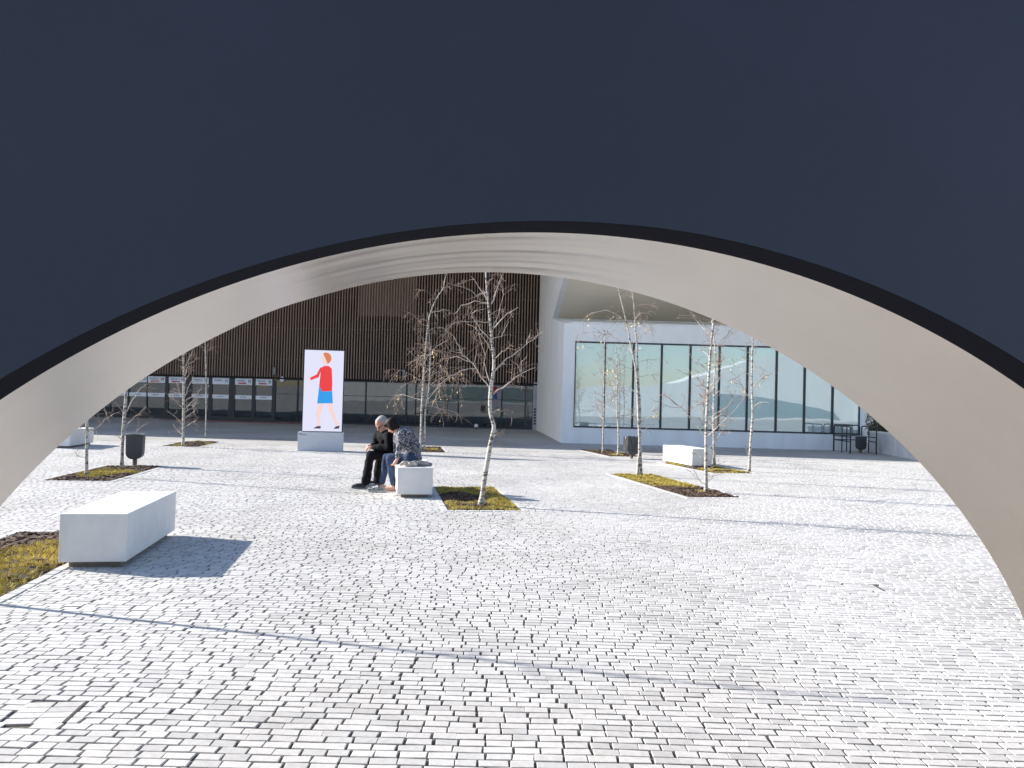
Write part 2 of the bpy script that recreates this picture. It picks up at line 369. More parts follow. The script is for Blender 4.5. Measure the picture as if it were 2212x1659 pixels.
for (c, sz, rz), lab in zip(COVERS, ('small sett filled steel framed cover in the near left paving', 'small pale stone cover standing proud of the setts at the near right')):
    cv = thing('inspection_cover', lab, 'cover', (c[0], c[1], 0), rz)
    f = MB(); a, b = sz[0] / 2 - .012, sz[1] / 2 - .012
    for x, y, wx_, wy_ in ((-a, 0, .008, 2 * b), (a, 0, .016, 2 * b), (0, -b - .004, 2 * a, .008), (0, b + .004, 2 * a, .008)): f.box((x, y, -.0195 if x > 0 else -.027), (wx_, wy_, .044))
    f.build('frame', M['frame_rust'], cv); l = MB(); k = 0
    rg = random.Random(c[0])
    for j in range(4):
        for i in range(2): l.box((-a / 2 + i * a + rg.uniform(-.004, .004), -b * .75 + j * b / 2, -.0225 + rg.uniform(-.001, .001)), (a * .95, b * .46, .044))
    l.build('lid', M['sett'], cv, bevel=.002)

# ------------------------------------------------------------------ the pierced navy sculpture close to the camera
def arch():
    yaw, tilt, D, cx, lo, th, a0, a2, b2, a4, b4, sx = .1713, .0578, 1.2911, .2592, .1293, .9192, 1.8293, -.0087, .0529, .0116, .0048, -.2564
    e = Vector((math.cos(yaw), math.sin(yaw), 0)); n0 = Vector((-math.sin(yaw), math.cos(yaw), 0)); z = Vector((0, 0, 1))
    n = n0 * math.cos(tilt) + z * math.sin(tilt); v = -n0 * math.sin(tilt) + z * math.cos(tilt)
    O = Vector((0, 0, CAM_H))
    def pt(a, b, off): return O + n * (D + off) + e * (a + cx) + v * (b - 1.6)
    def rr(t): return a0 + a2 * math.cos(2 * t) + b2 * math.sin(2 * t) + a4 * math.cos(4 * t) + b4 * math.sin(4 * t) + sx * math.sin(t)
    root = thing('arch_sculpture', 'huge dark navy painted wall pierced by a round arch with a brushed steel underside', 'sculpture', (0, D, 0))
    N = 160; hole = []
    def zof(t, off): return pt(-rr(t) * math.sin(t), rr(t) * math.cos(t), off)
    # t: +left ... the fit measures t from the crown; keep the span that stays above the paving
    ts = [(-1.62 + 3.24 * i / N) for i in range(N + 1)]
    ring = lambda off, dr=0.: [pt((rr(t) + dr) * math.cos(t + math.pi / 2), (rr(t) + dr) * math.sin(t + math.pi / 2), off) for t in ts]
    X0, X1, ZT, ZB = -3.4, 3.9, 3.6, -.25
    def outer(t, off):
        c, s = math.cos(t + math.pi / 2), math.sin(t + math.pi / 2)
        k = 1e9
        if c > 1e-6: k = min(k, X1 / c)
        if c < -1e-6: k = min(k, X0 / c)
        if s > 1e-6: k = min(k, ZT / s)
        return pt(k * c, k * s, off)
    def strip(A, B):
        m = MB(); nn = len(A); m.add(list(A) + list(B), [(i, i + 1, nn + i + 1, nn + i) for i in range(nn - 1)]); return m
    corner = sorted(ts + [math.atan2(-X0, ZT), -math.atan2(X1, ZT)]); ts = corner
    sm_ = lambda t: max(0, min(1, (-t - .15) / .5))
    f_in = [pt((rr(t) - .016 * sm_(t)) * math.cos(t + math.pi / 2), (rr(t) - .016 * sm_(t)) * math.sin(t + math.pi / 2), 0) for t in ts]
    f_lip, f_out = ring(lo), [outer(t, 0) for t in ts]
    b_in, b_out = ring(th), [outer(t, th) for t in ts]
    r = lambda o: (setattr(o, 'parent', root), setattr(o, 'matrix_parent_inverse', Matrix.Translation((0, -D, 0))))
    r(strip(f_in, f_out).build('front_panel', M['navy'], None))
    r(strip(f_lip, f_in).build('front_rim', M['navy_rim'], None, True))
    K = 40; sm = MB(); nn = len(ts); rows = []
    for k in range(K + 1):
        q = k / K; off = lo + (th - lo) * q; row = []
        for t in ts:
            g = math.exp(-((t - .02 + .10 * (q - .5)) / .17) ** 2) * min(1, 8 * q * (1 - q) + .15)
            dr = .006 + .0016 * g * (math.sin(15 * q + 1.5 * t) + .8 * math.sin(29 * q + 4 * t + 1) + .5 * math.sin(47 * q - 2 * t)) + .0022 * math.exp(-((t - .30) / .08) ** 2) * math.sin(t * 24)
            row.append(pt((rr(t) + dr) * math.cos(t + math.pi / 2), (rr(t) + dr) * math.sin(t + math.pi / 2), off))
        rows.append(row)
    sm.add([p for row in rows for p in row], [(k * nn + i, k * nn + i + 1, (k + 1) * nn + i + 1, (k + 1) * nn + i) for k in range(K) for i in range(nn - 1)])
    r(sm.build('soffit', M['steel'], None, True))
    r(strip(b_out, ring(th, .012)).build('back_panel', M['navy'], None))
    r(strip(f_out, b_out).build('outer_edge', M['navy'], None))
def steel():
    m = mat('satin_steel', (.49, .44, .38), .27, metal=1.); t = m.node_tree; b = t.nodes['Principled BSDF']
    tc = t.nodes.new('ShaderNodeTexCoord')
    n2 = t.nodes.new('ShaderNodeTexNoise'); n2.inputs['Scale'].default_value = 3.; n2.inputs['Detail'].default_value = 8; n2.inputs['Roughness'].default_value = .7
    t.links.new(tc.outputs['Object'], n2.inputs['Vector'])
    r = t.nodes.new('ShaderNodeValToRGB'); r.color_ramp.elements[0].position = .3; r.color_ramp.elements[1].position = .7
    r.color_ramp.elements[0].color = (.46, .41, .35, 1); r.color_ramp.elements[1].color = (.51, .465, .405, 1)
    t.links.new(n2.outputs['Fac'], r.inputs[0]); t.links.new(r.outputs[0], b.inputs['Base Color'])
    return m
M['steel'] = steel()
arch()

# ------------------------------------------------------------------ concrete benches
def bench(label, near_left, turn, length=1.68, width=.565, h=.485):
    root = thing('bench', label, 'bench', (near_left[0], near_left[1], 0), rad(turn), 'white block benches on the plaza')
    MB().box((width / 2, length / 2, .055 + (h - .055) / 2), (width, length, h - .055)).build('seat_block', M['concrete'], root, bevel=.008)
    MB().box((width / 2, length / 2, .0235), (width - .13, length - .14, .063)).build('plinth', M['plinth_dark'], root)
    return root
bench('largest white concrete block bench, empty, at the near left beside a grass bed', (-3.985, 6.855), 9.7)
bench('white block bench on which the couple sits', (-1.785, 12.27), 10)
bench('sunlit white bench alone before the long teal window', (4.66, 19.72), 15)
bench('pale bench half hidden by the left leg of the arch', (-12.36, 20.55), 9)

# ------------------------------------------------------------------ brown slatted building with glazed ground floor
FX0, FY0, FS = 1.38, 42.6, -.10                       # facade line
fu = Vector((1, FS, 0)).normalized(); fn = Vector((fu.y, -fu.x, 0))   # fn points to the plaza
FRZ = math.atan2(fu.y, fu.x)
def fp(s, z, out=0.): return Vector((FX0, FY0, z)) + fu * s + fn * out   # s metres along (negative = left)
def fpx(x, y):                                        # pixel on the facade -> (s, z)
    d = ray(x, y); o = Vector((0, 0, CAM_H)); t = (Vector((FX0, FY0, 0)) - o).dot(fn) / d.dot(fn); p = o + d * t
    return (p - Vector((FX0, FY0, 0))).dot(fu), p.z
GH = 2.55
bb = thing('slatted_building', 'building clad in dark brown vertical slats above a glazed ground floor', 'building', fp(0, 0))
def bpart(m, name, material, parent=None, **k):
    o = m.build(name, material, None, **k); o.parent = parent or bb
    o.matrix_parent_inverse = Matrix.Translation(-Vector((bb.location))) if not parent else Matrix.Identity(4)
    return o
m = MB(); rng = random.Random(3); s = -48.
while s < -.05:
    m.box(fp(s, (GH + 10.9) / 2 + .02, .10), (.055, .11, 10.9 - GH), FRZ); s += .158
for zz in (3.6, 5.4, 7.2): m.box(fp(-24, zz, .02), (48, .012, .02), FRZ)
bpart(m, 'slat_cladding', M['slat'])
m = MB().box(fp(-24, (GH + 10.9) / 2, -.06), (48.2, .12, 10.9 - GH), FRZ); m.box(fp(-24, GH - .045, .05), (48.2, .30, .08), FRZ)
bpart(m, 'wall', M['black'])
for a, b, z0, z1 in ((-10.2, -6.95, 6.15, 8.6), (-23, -19.5, 6.15, 8.6)):
    bpart(MB().box(fp((a + b) / 2, (z0 + z1) / 2, .075), (b - a, .05, z1 - z0), FRZ), 'window_shutter', M['slat_panel'])
# roof slab over the forecourt: its front edge throws the band of shade on the plaza
m = MB(); m.prism([(-75, 50.5, 10.6), (-75, 35.5, 10.6), (-20, 31.2, 10.6), (-6, 29.6, 10.6), (2.2, 28.7, 10.6), (1.3, 42.4, 10.6), (1.3, 43.4, 10.6)], (0, 0, .5))
bpart(m, 'roof_canopy', M['plaster'])
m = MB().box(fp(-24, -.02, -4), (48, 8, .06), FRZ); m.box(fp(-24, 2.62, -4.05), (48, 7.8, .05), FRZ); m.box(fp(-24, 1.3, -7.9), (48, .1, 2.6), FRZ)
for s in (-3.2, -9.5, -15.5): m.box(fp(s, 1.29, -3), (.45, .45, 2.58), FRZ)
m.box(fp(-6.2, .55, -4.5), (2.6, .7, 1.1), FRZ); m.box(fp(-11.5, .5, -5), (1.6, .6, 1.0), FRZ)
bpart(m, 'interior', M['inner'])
# glazing: each pane is a window of its own with its frame
def glazed(s0, s1, z0, z1, name='window', mull=.05, transom=None, parent=None, tiltpane=True):
    f = MB(); cz = (z0 + z1) / 2; wd = s1 - s0
    for s in (s0 + mull / 2, s1 - mull / 2): f.box(fp(s, cz, 0), (mull, .10, z1 - z0), FRZ)
    for zz in (z0 + .035, z1 - .03): f.box(fp((s0 + s1) / 2, zz, 0), (wd - 2 * mull, .09, .06), FRZ)
    if transom: f.box(fp((s0 + s1) / 2, transom, .0), (wd - 2 * mull, .06, .03), FRZ)
    fo = bpart(f, name, M['frame'])
    tl = .0062; p = MB(); a, b = s0 + mull, s1 - mull; za, zb = z0 + .06, z1 - .06
    p.add([fp(a, za, -.006), fp(b, za, -.006), fp(b, zb, -.006 + tl * (zb - za)), fp(a, zb, -.006 + tl * (zb - za))], [(0, 1, 2, 3)])
    po = p.build('pane', M['glass'], None); po.parent = fo
    return fo
bb_inv = Matrix.Translation(-Vector(bb.location))
xs = [594, 643, 693, 790, 878, 898, 990, 1084, 1135, 1153]
ss = [fpx(x, 870)[0] for x in xs]; ss[-1] = -.18
for a, b in zip(ss[:-1], ss[1:]): glazed(a + .004, b - .004, .03, GH - .08, 'window', .035, 1.62)
# doors with their notices
c1 = lambda x, y: ((360 + x / 5.82) * .864, (900 + y / 5.82) * .864)
white = mat('notice_white', (.86, .86, .9), .5, var=.02); blue = mat('notice_blue', (.10, .22, .42), .5, var=.1); red = mat('notice_red', (.55, .03, .04), .5, var=.1); ink = mat('notice_ink', (.03, .03, .07), .5, var=.1)
M['ink'] = ink
doors = [(-230, 0, 0), (65, 315, 2), (370, 612, 1), (705, 948, 3), (1005, 1245, 3), (1335, 1580, 1), (1635, 1873, 2)]
prev = fpx(*c1(-520, 300))[0]
dedge = []
for (a, b, k) in doors[1:]: dedge.append((fpx(*c1(a, 300))[0], fpx(*c1(b, 300))[0], k))
pw_ = dedge[0][1] - dedge[0][0]; step = 1.13
for q in range(1, 6): dedge.insert(0, (dedge[0][0] - step, dedge[0][0] - step + pw_, 1 + q % 3))
glass_r = ss[0]
lo_s = dedge[0][0] - .2
allb = [lo_s]
for i in range(len(dedge)): allb.append((dedge[i][1] + (dedge[i + 1][0] if i + 1 < len(dedge) else dedge[i][1] + .36)) / 2)
for i, (a, b, k) in enumerate(dedge):
    d0, d1 = allb[i] + .004, allb[i + 1] - .004
    f = MB(); z0, z1 = .03, GH - .08
    f.box(fp((d0 + a) / 2, (z0 + z1) / 2, 0), (a - d0, .09, z1 - z0), FRZ); f.box(fp((d1 + b) / 2, (z0 + z1) / 2, 0), (d1 - b, .09, z1 - z0), FRZ)
    f.box(fp((a + b) / 2, z0 + .1, 0), (b - a, .08, .2), FRZ); f.box(fp((a + b) / 2, z1 - .05, 0), (b - a, .08, .1), FRZ)
    do = bpart(f, 'door', M['frame'])
    p = MB(); tl = .0062
    p.add([fp(a, .23, -.006), fp(b, .23, -.006), fp(b, z1 - .1, -.006 + tl * 2.1), fp(a, z1 - .1, -.006 + tl * 2.1)], [(0, 1, 2, 3)])
    po = p.build('pane', M['glass'], None); po.parent = do
    def sub(mm, name, mt):
        o = mm.build(name, mt, None); o.parent = do; return o
    n0, n1 = 2.08, 2.45; wd = b - a
    sub(MB().box(fp((a + b) / 2, (n0 + n1) / 2, .055), (wd, .02, n1 - n0), FRZ), 'notice', white)
    sub(MB().box(fp((a + b) / 2, 1.37, .03), (wd - .01, .012, .22), FRZ), 'notice_strip', white)
    w_ = MB()
    for q in range(9):
        x = a + wd * (.13 + .055 * q); w_.box(fp(x, n0 + .24 + .012 * math.sin(q * 2.1), .067), (wd * .035, .006, .05 if q % 3 else .075), FRZ)
    w_.box(fp(a + wd * .38, n0 + .185, .067), (wd * .5, .006, .012), FRZ)
    sub(w_, 'lettering', blue)
    if k != 3: sub(MB().box(fp(a + wd * .42, n0 + .09, .068), (wd * .48, .008, .075), FRZ), 'red_band', red)
    w_ = MB()
    w_.box(fp(a + wd * .80, n0 + .19, .068), (.035, .008, .17), FRZ); w_.box(fp(a + wd * .90, n0 + .19, .068), (.04, .008, .15), FRZ); w_.box(fp(a + wd * .85, n0 + .255, .069), (.08, .008, .04), FRZ)
    sub(w_, 'emblem', ink if k != 3 else blue); w_ = MB()
    for q in range(7): w_.box(fp(a + wd * (.32 + .055 * q), 1.375 + .012 * math.sin(q * 3), .038), (wd * .035, .004, .06 if q % 2 else .035), FRZ)
    sub(w_, 'strip_lettering', ink if k != 3 else blue)
s_end = allb[-1]
bpart(MB().box(fp((s_end + glass_r) / 2, GH / 2 - .03, -.0), (glass_r - s_end - .01, .1, GH - .1), FRZ), 'door_post', M['frame'])
# narrow plate with square holes at the corner
vp = MB().box(fp(-.04, 1.32, .16), (.26, .05, 2.62), FRZ); vo = bpart(vp, 'vent_panel', mat('vent_grey', (.42, .43, .45), .6, var=.05))
h_ = MB()
for q in range(6): h_.box(fp(-.06, .35 + .16 * q, .188), (.11, .006, .10), FRZ)
h_.box(fp(-.04, 1.9, .188), (.01, .006, 1.2), FRZ)
ho = h_.build('vent_slot', M['black'], None); ho.parent = vo
# small things fixed to the facade
for lab, x, y in (('small grey box lamp on the brown slats above the round white disc', 597, 801), ('small grey box lamp on the brown slats behind the two stemmed birch', 875, 806)):
    s, z = fpx(x, y); p = fp(s, z, .24)
    o = thing('wall_lamp', lab, 'wall lamp', p, FRZ, 'box lamps on the slats')
    MB().box((0, 0, -.02), (.14, .14, .42)).build('housing', mat('lamp_grey', (.25, .25, .25), .6, var=.1), o, bevel=.01)
    MB().box((0, .0, .215), (.24, .18, .03)).build('hood', M['frame'], o)
s, z = fpx(611, 819); p = fp(s, z, .1)
o = thing('round_sign', 'round white disc beside the doors', 'sign', p, FRZ)
d_ = MB(); d_.tube([(0, .0, 0), (0, -.03, 0)], .13, 28); d_.build('disc', white, o)
d_ = MB(); d_.tube([(0, .012, 0), (0, -.02, 0)], .145, 28); d_.build('rim', M['metal'], o)
s, z = fpx(597, 818); o = MB().box((0, 0, 0), (.17, .03, .15)).build('exit_sign', mat('pictogram_yellow', (.38, .36, .08), .5, var=.3, vscale=30), None, bevel=.005)
o.location = fp(s, z, .1); o.rotation_euler = (0, 0, FRZ); tag(o, 'tiny yellow green sign left of the round white disc', 'sign')
s, z = fpx(1040, 1055 * .864 + 7)
o = thing('floor_lamp', 'small white ball lamp on the paving in front of the dark glass', 'lamp', (-1.85, 41.2, 0))
MB().ell((0, 0, .19), (.11, .11, .11)).build('globe', white, o, True); MB().tube([(0, 0, 0), (0, 0, .1)], [.07, .04], 14).build('foot', M['frame'], o)
o = MB().box((0, 0, 0), (9.0, .9, .012)).build('door_mat', M['red'], None); o.location = fp(-16.3, .0065, 1.5); o.rotation_euler = (0, 0, FRZ)
tag(o, 'long thin red mat on the paving in front of the doors', 'mat')

# ------------------------------------------------------------------ white building with the long teal window and flared soffit
WY = 29.9; CX = 1.98
wb = thing('white_building', 'white building with a long teal window under a flared cream overhang', 'building', (CX, WY, 0))
wb_inv = Matrix.Translation(-Vector(wb.location))
def wpart(m, name, material, parent=None, **k):
    o = m.build(name, material, None, **k); o.parent = parent or wb; o.matrix_parent_inverse = Matrix.Identity(4) if parent else wb_inv; return o
def wx(x, y): d = ray(x, y); p = Vector((0, 0, CAM_H)) + d * (WY / d.y); return p.x, p.z
X_L, Z_T = wx(1243, 738); _, Z_B = wx(1241, 930); Z_B = .62; Z_T = 3.98; X_R = 13.55
XE = 13.75; ZW = 4.68
lw = MB()                                             # left flank, leaning back to the slatted facade
def lx(y): return CX + (1.40 - CX) * (y - WY) / (42.5 - WY)
prof = [(42.55, 0), (WY, 0), (WY, ZW), (34.8, 5.35), (31.2, 6.42), (26.7, 7.75), (26.7, 8.1), (42.55, 11.5)]
lw.prism([(lx(y), y, z) for y, z in prof], (.25, .01, 0)); wpart(lw, 'side_wall', M['plaster'])
fw = MB()
fw.box(((CX + XE) / 2 + .06, WY + .14, Z_B / 2), (XE - CX - .12, .28, Z_B)); fw.box(((CX + XE) / 2 + .06, WY + .14, (Z_T + ZW) / 2), (XE - CX - .12, .28, ZW - Z_T))
fw.box(((CX + .12 + X_L) / 2, WY + .14, (Z_T + Z_B) / 2), (X_L - CX - .12, .28, Z_T - Z_B)); fw.box(((X_R + XE) / 2, WY + .14, (Z_T + Z_B) / 2), (XE - X_R, .28, Z_T - Z_B))
wpart(fw, 'front_wall', M['plaster'])
lr = MB(); lr.prism([(lx(WY) + .26, WY + .02, ZW + .01), (XE, WY + .02, ZW + .01), (XE, 34.8, 5.3), (lx(34.8) + .26, 34.8, 5.3)], (0, 0, .04)); wpart(lr, 'lower_roof', M['plaster'])
sf = MB(); sf.prism([(lx(34.8) + .252, 34.8, 5.36), (lx(26.7) + .252, 26.7, 7.74), (30, 26.7, 7.74), (30, 34.8, 5.36)], (0, 0, .30)); wpart(sf, 'overhang_soffit', M['soffit'])
st = MB().box((15, 34.72, 5.33), (26.4, .10, .07)); wpart(st, 'soffit_trim', M['plaster'])
uf = MB().box((16, 26.85, 7.95), (28, .28, .36)); uf.prism([(lx(27) + .3, 27.01, 8.13), (30, 27.01, 8.13), (30, 42, 8.13), (lx(42) + .3, 42, 8.13)], (0, 0, .2)); wpart(uf, 'upper_roof', M['plaster'])
# window bays
edges_px = [1243, 1305, 1367, 1428, 1490, 1553, 1614, 1677, 1738, 1799, 1861]
ex = [wx(x, 850)[0] for x in edges_px]; ex[0] = X_L; ex[-1] = X_R
for i, (a, b) in enumerate(zip(ex[:-1], ex[1:])):
    f = MB(); mw = .035; cz = (Z_B + Z_T) / 2; yy = WY + .03
    f.box((a + mw / 2 + .002, yy, cz), (mw, .10, Z_T - Z_B - .004)); f.box((b - mw / 2 - .002, yy, cz), (mw, .10, Z_T - Z_B - .004))
    for zz in (Z_B + .032, Z_T - .032): f.box(((a + b) / 2, yy, zz), (b - a - 2 * mw - .006, .09, .06))
    fo = wpart(f, 'window', M['frame'])
    p = MB(); p.add([(a + mw, yy, Z_B + .06), (b - mw, yy, Z_B + .06), (b - mw, yy, Z_T - .06), (a + mw, yy, Z_T - .06)], [(0, 1, 2, 3)])
    wpart(p, 'pane', M['teal_glass'], fo)
# the hall inside: pale walls and a sloping white ramp
it = MB(); it.box((8.1, 33.9, -.03), (11.3, 7.4, .1)); it.box((8.1, 34.4, 2.6), (11.3, .12, 5.2)); it.box((13.6, 32.4, 2.4), (.12, 3.9, 4.8))
wpart(it, 'interior', M['inner_white'])
rp = MB(); rp.prism([(6.2, 32.4, 1.5), (9.2, 32.4, 1.9), (11.2, 32.4, 1.4), (13.3, 32.4, .7), (13.3, 32.4, .2), (8.5, 32.4, 1.0), (6.2, 32.4, 1.1)], (0, .9, 0)); rp.box((5.2, 33.2, 2.55), (3.4, .5, .6)); rp.box((10.2, 33.6, 3.2), (4.2, .4, .35))
wpart(rp, 'ramp', M['inner_white'])

# ------------------------------------------------------------------ the pale building that the windows mirror, across the plaza behind the camera
ob = thing('pale_building', 'long pale building with a sloping roofline across the plaza behind the camera', 'building', (15, -36, 0))
inv = Matrix.Translation((-15, 36, 0))
m = MB(); m.prism([(-45, -36, 0), (70, -36, 0), (70, -36, 11), (44, -36, 9.5), (30, -36, 7.6), (20, -36, 4.2), (8, -36, 3.4), (-20, -36, 4.5), (-45, -36, 5.5)], (0, -8, 0))
o = m.build('wall', M['plaster']); o.parent = ob; o.matrix_parent_inverse = inv
for q in ([(24, .3), (41, .3), (40, 1.3), (33, 2.6), (24, 3.4)], [(-30, .3), (-12, .3), (-12, 2.6), (-30, 2.6)], [(-6, .4), (4, .4), (4, 2.2), (-6, 2.2)]):
    m = MB(); m.prism([(x, -36.02, z) for x, z in q], (0, .07, 0)); o = m.build('window', M['teal_grey']); o.parent = ob; o.matrix_parent_inverse = inv

# low wall, far wall and a shrub at the right end
lw = thing('low_wall', 'low rough white wall in blue shade at the right end of the window', 'wall', (13.95, 29.8, 0))
pts = [(13.98, 29.85), (13.30, 25.3), (14.9, 22.9)]
m = MB(); m.prism([(13.92, 29.86, 0), (13.35, 25.3, 0), (15.6, 22.4, 0), (15.9, 22.6, 0), (13.68, 25.4, 0), (14.25, 29.86, 0)], (0, 0, .74))
o = m.build('wall', mat('rough_white', (.62, .64, .66), .85, col2=(.48, .50, .53), vscale=2.2, bump=.4, bscale=14), None); o.parent = lw; o.matrix_parent_inverse = Matrix.Translation((-13.95, -29.8, 0))
m = MB(); m.prism([(13.90, 29.88, .74), (13.32, 25.28, .74), (15.58, 22.36, .74), (15.93, 22.6, .74), (13.71, 25.42, .74), (14.28, 29.88, .74)], (0, 0, .05))
o = m.build('coping', M['concrete'], None); o.parent = lw; o.matrix_parent_inverse = Matrix.Translation((-13.95, -29.8, 0))
o = MB().box((19, 41, 1.2), (9.6, .3, 2.4)).build('boundary_wall', M['plaster'], None); tag(o, 'plain pale wall far behind the low wall on the right', 'wall')
sh = thing('shrub', 'small brown green shrub behind the low wall on the right', 'shrub', (17.1, 35.5, 0))
rng = random.Random(8); m = MB(); l = MB()
for k in range(26):
    a = rng.random() * 6.28; d = Vector((math.cos(a) * .5, math.sin(a) * .5, 1)).normalized(); L = rng.uniform(.9, 1.55)
    m.tube([(0, 0, 0), d * L * .5, d * L + Vector((0, 0, -.1))], [.02, .012, .004], 4)
    for q in range(60):
        p = d * L * rng.uniform(.4, 1.05) + Vector((rng.gauss(0, .18), rng.gauss(0, .18), rng.gauss(0, .15))); u = Vector((rng.gauss(0, 1), rng.gauss(0, 1), rng.gauss(0, 1))).normalized() * .07; v = u.orthogonal().normalized() * .035
        l.add([p - u, p + v, p + u, p - v], [(0, 1, 2, 3)])
m.build('stem', M['branch'], sh); l.build('leaves', mat('shrub_leaf', (.12, .11, .05), .7, col2=(.05, .06, .02), vscale=4), sh)

# ------------------------------------------------------------------ birches
def wiggle(p0, d, L, n, rng, droop=0., jit=.18):
    pts = [Vector(p0)]; d = Vector(d).normalized()
    for i in range(n):
        d = (d + Vector((rng.gauss(0, jit), rng.gauss(0, jit), rng.gauss(0, jit) - droop))).normalized(); pts.append(pts[-1] + d * (L / n))
    return pts
def birch(label, stems, Y, seed, limbs=(), auto=18, zmin=.9, spread=.9, droop=.05, twr=.003, leaves=0, lmax=1.1, leafz=(1., 3.), twigs=7, px_scale=1., up=1.0):
    rng = random.Random(seed)
    base = stems[0][0][0]
    g0 = gnd(*base) if Y is None else at(base[0], base[1], Y)
    Y = g0.y
    root = thing('birch_tree', label, 'tree', (g0.x, g0.y, 0), 0, 'bare young birches on the plaza')
    off = Vector((g0.x, g0.y, 0)); bm, wm, lm = MB(), MB(), MB()
    def loc(x, y, dy=0.): return at(x, y, Y + dy) - off
    def twig(p0, d, L, r, lev):
        pts = wiggle(p0, d, L, 5, rng, droop, .2); (wm if r < .0065 else bm).tube(pts, [r + (twr * .55 - r) * i / 5 for i in range(6)], 4 if r < .006 else 5, False)
        if lev > 0:
            for _ in range(int(2 + L * twigs)):
                k = rng.uniform(.15, 1.); i = min(int(k * 5), 4); p = pts[i].lerp(pts[i + 1], k * 5 - i); dd = (pts[i + 1] - pts[i]).normalized()
                sd = Vector((rng.gauss(0, 1), rng.gauss(0, 1), rng.gauss(0, .7) - droop * 2)).normalized(); twig(p, dd * .6 + sd * .75, L * rng.uniform(.25, .5), max(r * .5, twr), lev - 1)
        elif leaves and rng.random() < .25: LP.append(pts[-1])
    LP = []
    for pl, ra, rb in stems:
        pts = [loc(*p) for p in pl]
        if abs(pts[0].z) < .12: pts[0].z = -.03
        # continue the stem upwards past the part the arch hides
        d = (pts[-1] - pts[-2]).normalized(); d = (d * .6 + Vector((0, 0, .4))).normalized(); top = max(4.2 * up, pts[-1].z + .5); n = 4
        ext = wiggle(pts[-1], d, (top - pts[-1].z), n, rng, 0, .06)[1:]
        full = pts + ext
        sm = []
        for i in range(len(full) - 1):
            p0, p1, p2, p3 = full[max(i - 1, 0)], full[i], full[i + 1], full[min(i + 2, len(full) - 1)]
            for q in range(4):
                t = q / 4.; sm.append(.5 * ((2 * p1) + (p2 - p0) * t + (2 * p0 - 5 * p1 + 4 * p2 - p3) * t * t + (3 * p1 - p0 - 3 * p2 + p3) * t ** 3))
        sm.append(full[-1]); N = len(sm); zt = sm[-1].z
        rr = []
        for i, p in enumerate(sm):
            t = max(0, p.z) / max(zt, 1); rr.append((ra + (rb - ra) * t) * (1 + .06 * math.sin(7 * p.z + seed)) * (1.25 if p.z < .1 else 1))
        MB().tube(sm, rr, 10).build('trunk', M['bark'], root, True)
        for k in range(auto):
            t = (k + rng.random()) / auto; z = zmin + (zt * .97 - zmin) * t
            i = min(range(N - 1), key=lambda j: abs(sm[j].z - z)); a = k * 2.4 + rng.gauss(0, .5)
            el = rng.uniform(.35, 1.0); d = Vector((math.cos(a) * math.cos(el), math.sin(a) * math.cos(el), math.sin(el)))
            L = lmax * rng.uniform(.5, 1.) * (1 - .55 * max(0, (z - zmin) / max(zt - zmin, .1))) * spread
            twig(sm[i], d, L, min(.35 * rr[i], .012) + .001, 2)
    for pl, r in limbs:
        dy = rng.uniform(-.35, .35); nL = len(pl)
        pts = [loc(x, y, dy * i / max(nL - 1, 1)) for i, (x, y) in enumerate(pl)]
        fine = []
        for i in range(nL - 1):
            for q in range(3): fine.append(pts[i].lerp(pts[i + 1], q / 3) + Vector((rng.gauss(0, .008), rng.gauss(0, .01), rng.gauss(0, .008))))
        fine.append(pts[-1]); n = len(fine)
        bm.tube(fine, [r + (twr - r) * i / (n - 1) for i in range(n)], 6, False)
        Ltot = sum((fine[i + 1] - fine[i]).length for i in range(n - 1))
        for _ in range(int(1 + Ltot * twigs * 1.25)):
            k = rng.uniform(.2, 1.); i = min(int(k * (n - 1)), n - 2); dd = (fine[i + 1] - fine[i]).normalized()
            sd = Vector((rng.gauss(0, 1), rng.gauss(0, 1), rng.gauss(0, .8))).normalized(); twig(fine[i], dd * .7 + sd * .7, rng.uniform(.12, .36), max(r * .38, twr), 1)
    bm.build('branches', M['branch'], root, True)
    wm.build('crown', M['twig'], root)
    if leaves:
        rng.shuffle(LP); LP = [p for p in LP if leafz[0] < p.z < leafz[1]]
        for p in LP[:leaves]:
            for q in range(rng.choice((1, 1, 2, 3))):
                c = p + Vector((rng.gauss(0, .02), rng.gauss(0, .02), -.03 - .04 * q)); u = Vector((rng.gauss(0, .5), rng.gauss(0, .5), 1)).normalized() * rng.uniform(.022, .036); v = u.cross(Vector((rng.gauss(0, 1), rng.gauss(0, 1), .1))).normalized() * .018
                lm.add([c - u, c - u * .2 + v, c + u, c - u * .2 - v], [(0, 1, 2, 3)])
        lm.build('leaves', M['leaf'], root)
    return root
c3 = lambda x, y: ((960 + x / 2.592) * .8640625, (660 + y / 2.592) * .8640625)
T1 = [c3(*p) for p in ((628, 1566), (640, 1480), (652, 1390), (680, 1220), (702, 1110), (712, 1050), (690, 965), (688, 860), (700, 750), (712, 650), (703, 520), (690, 400), (676, 260), (664, 130), (660, 60))]
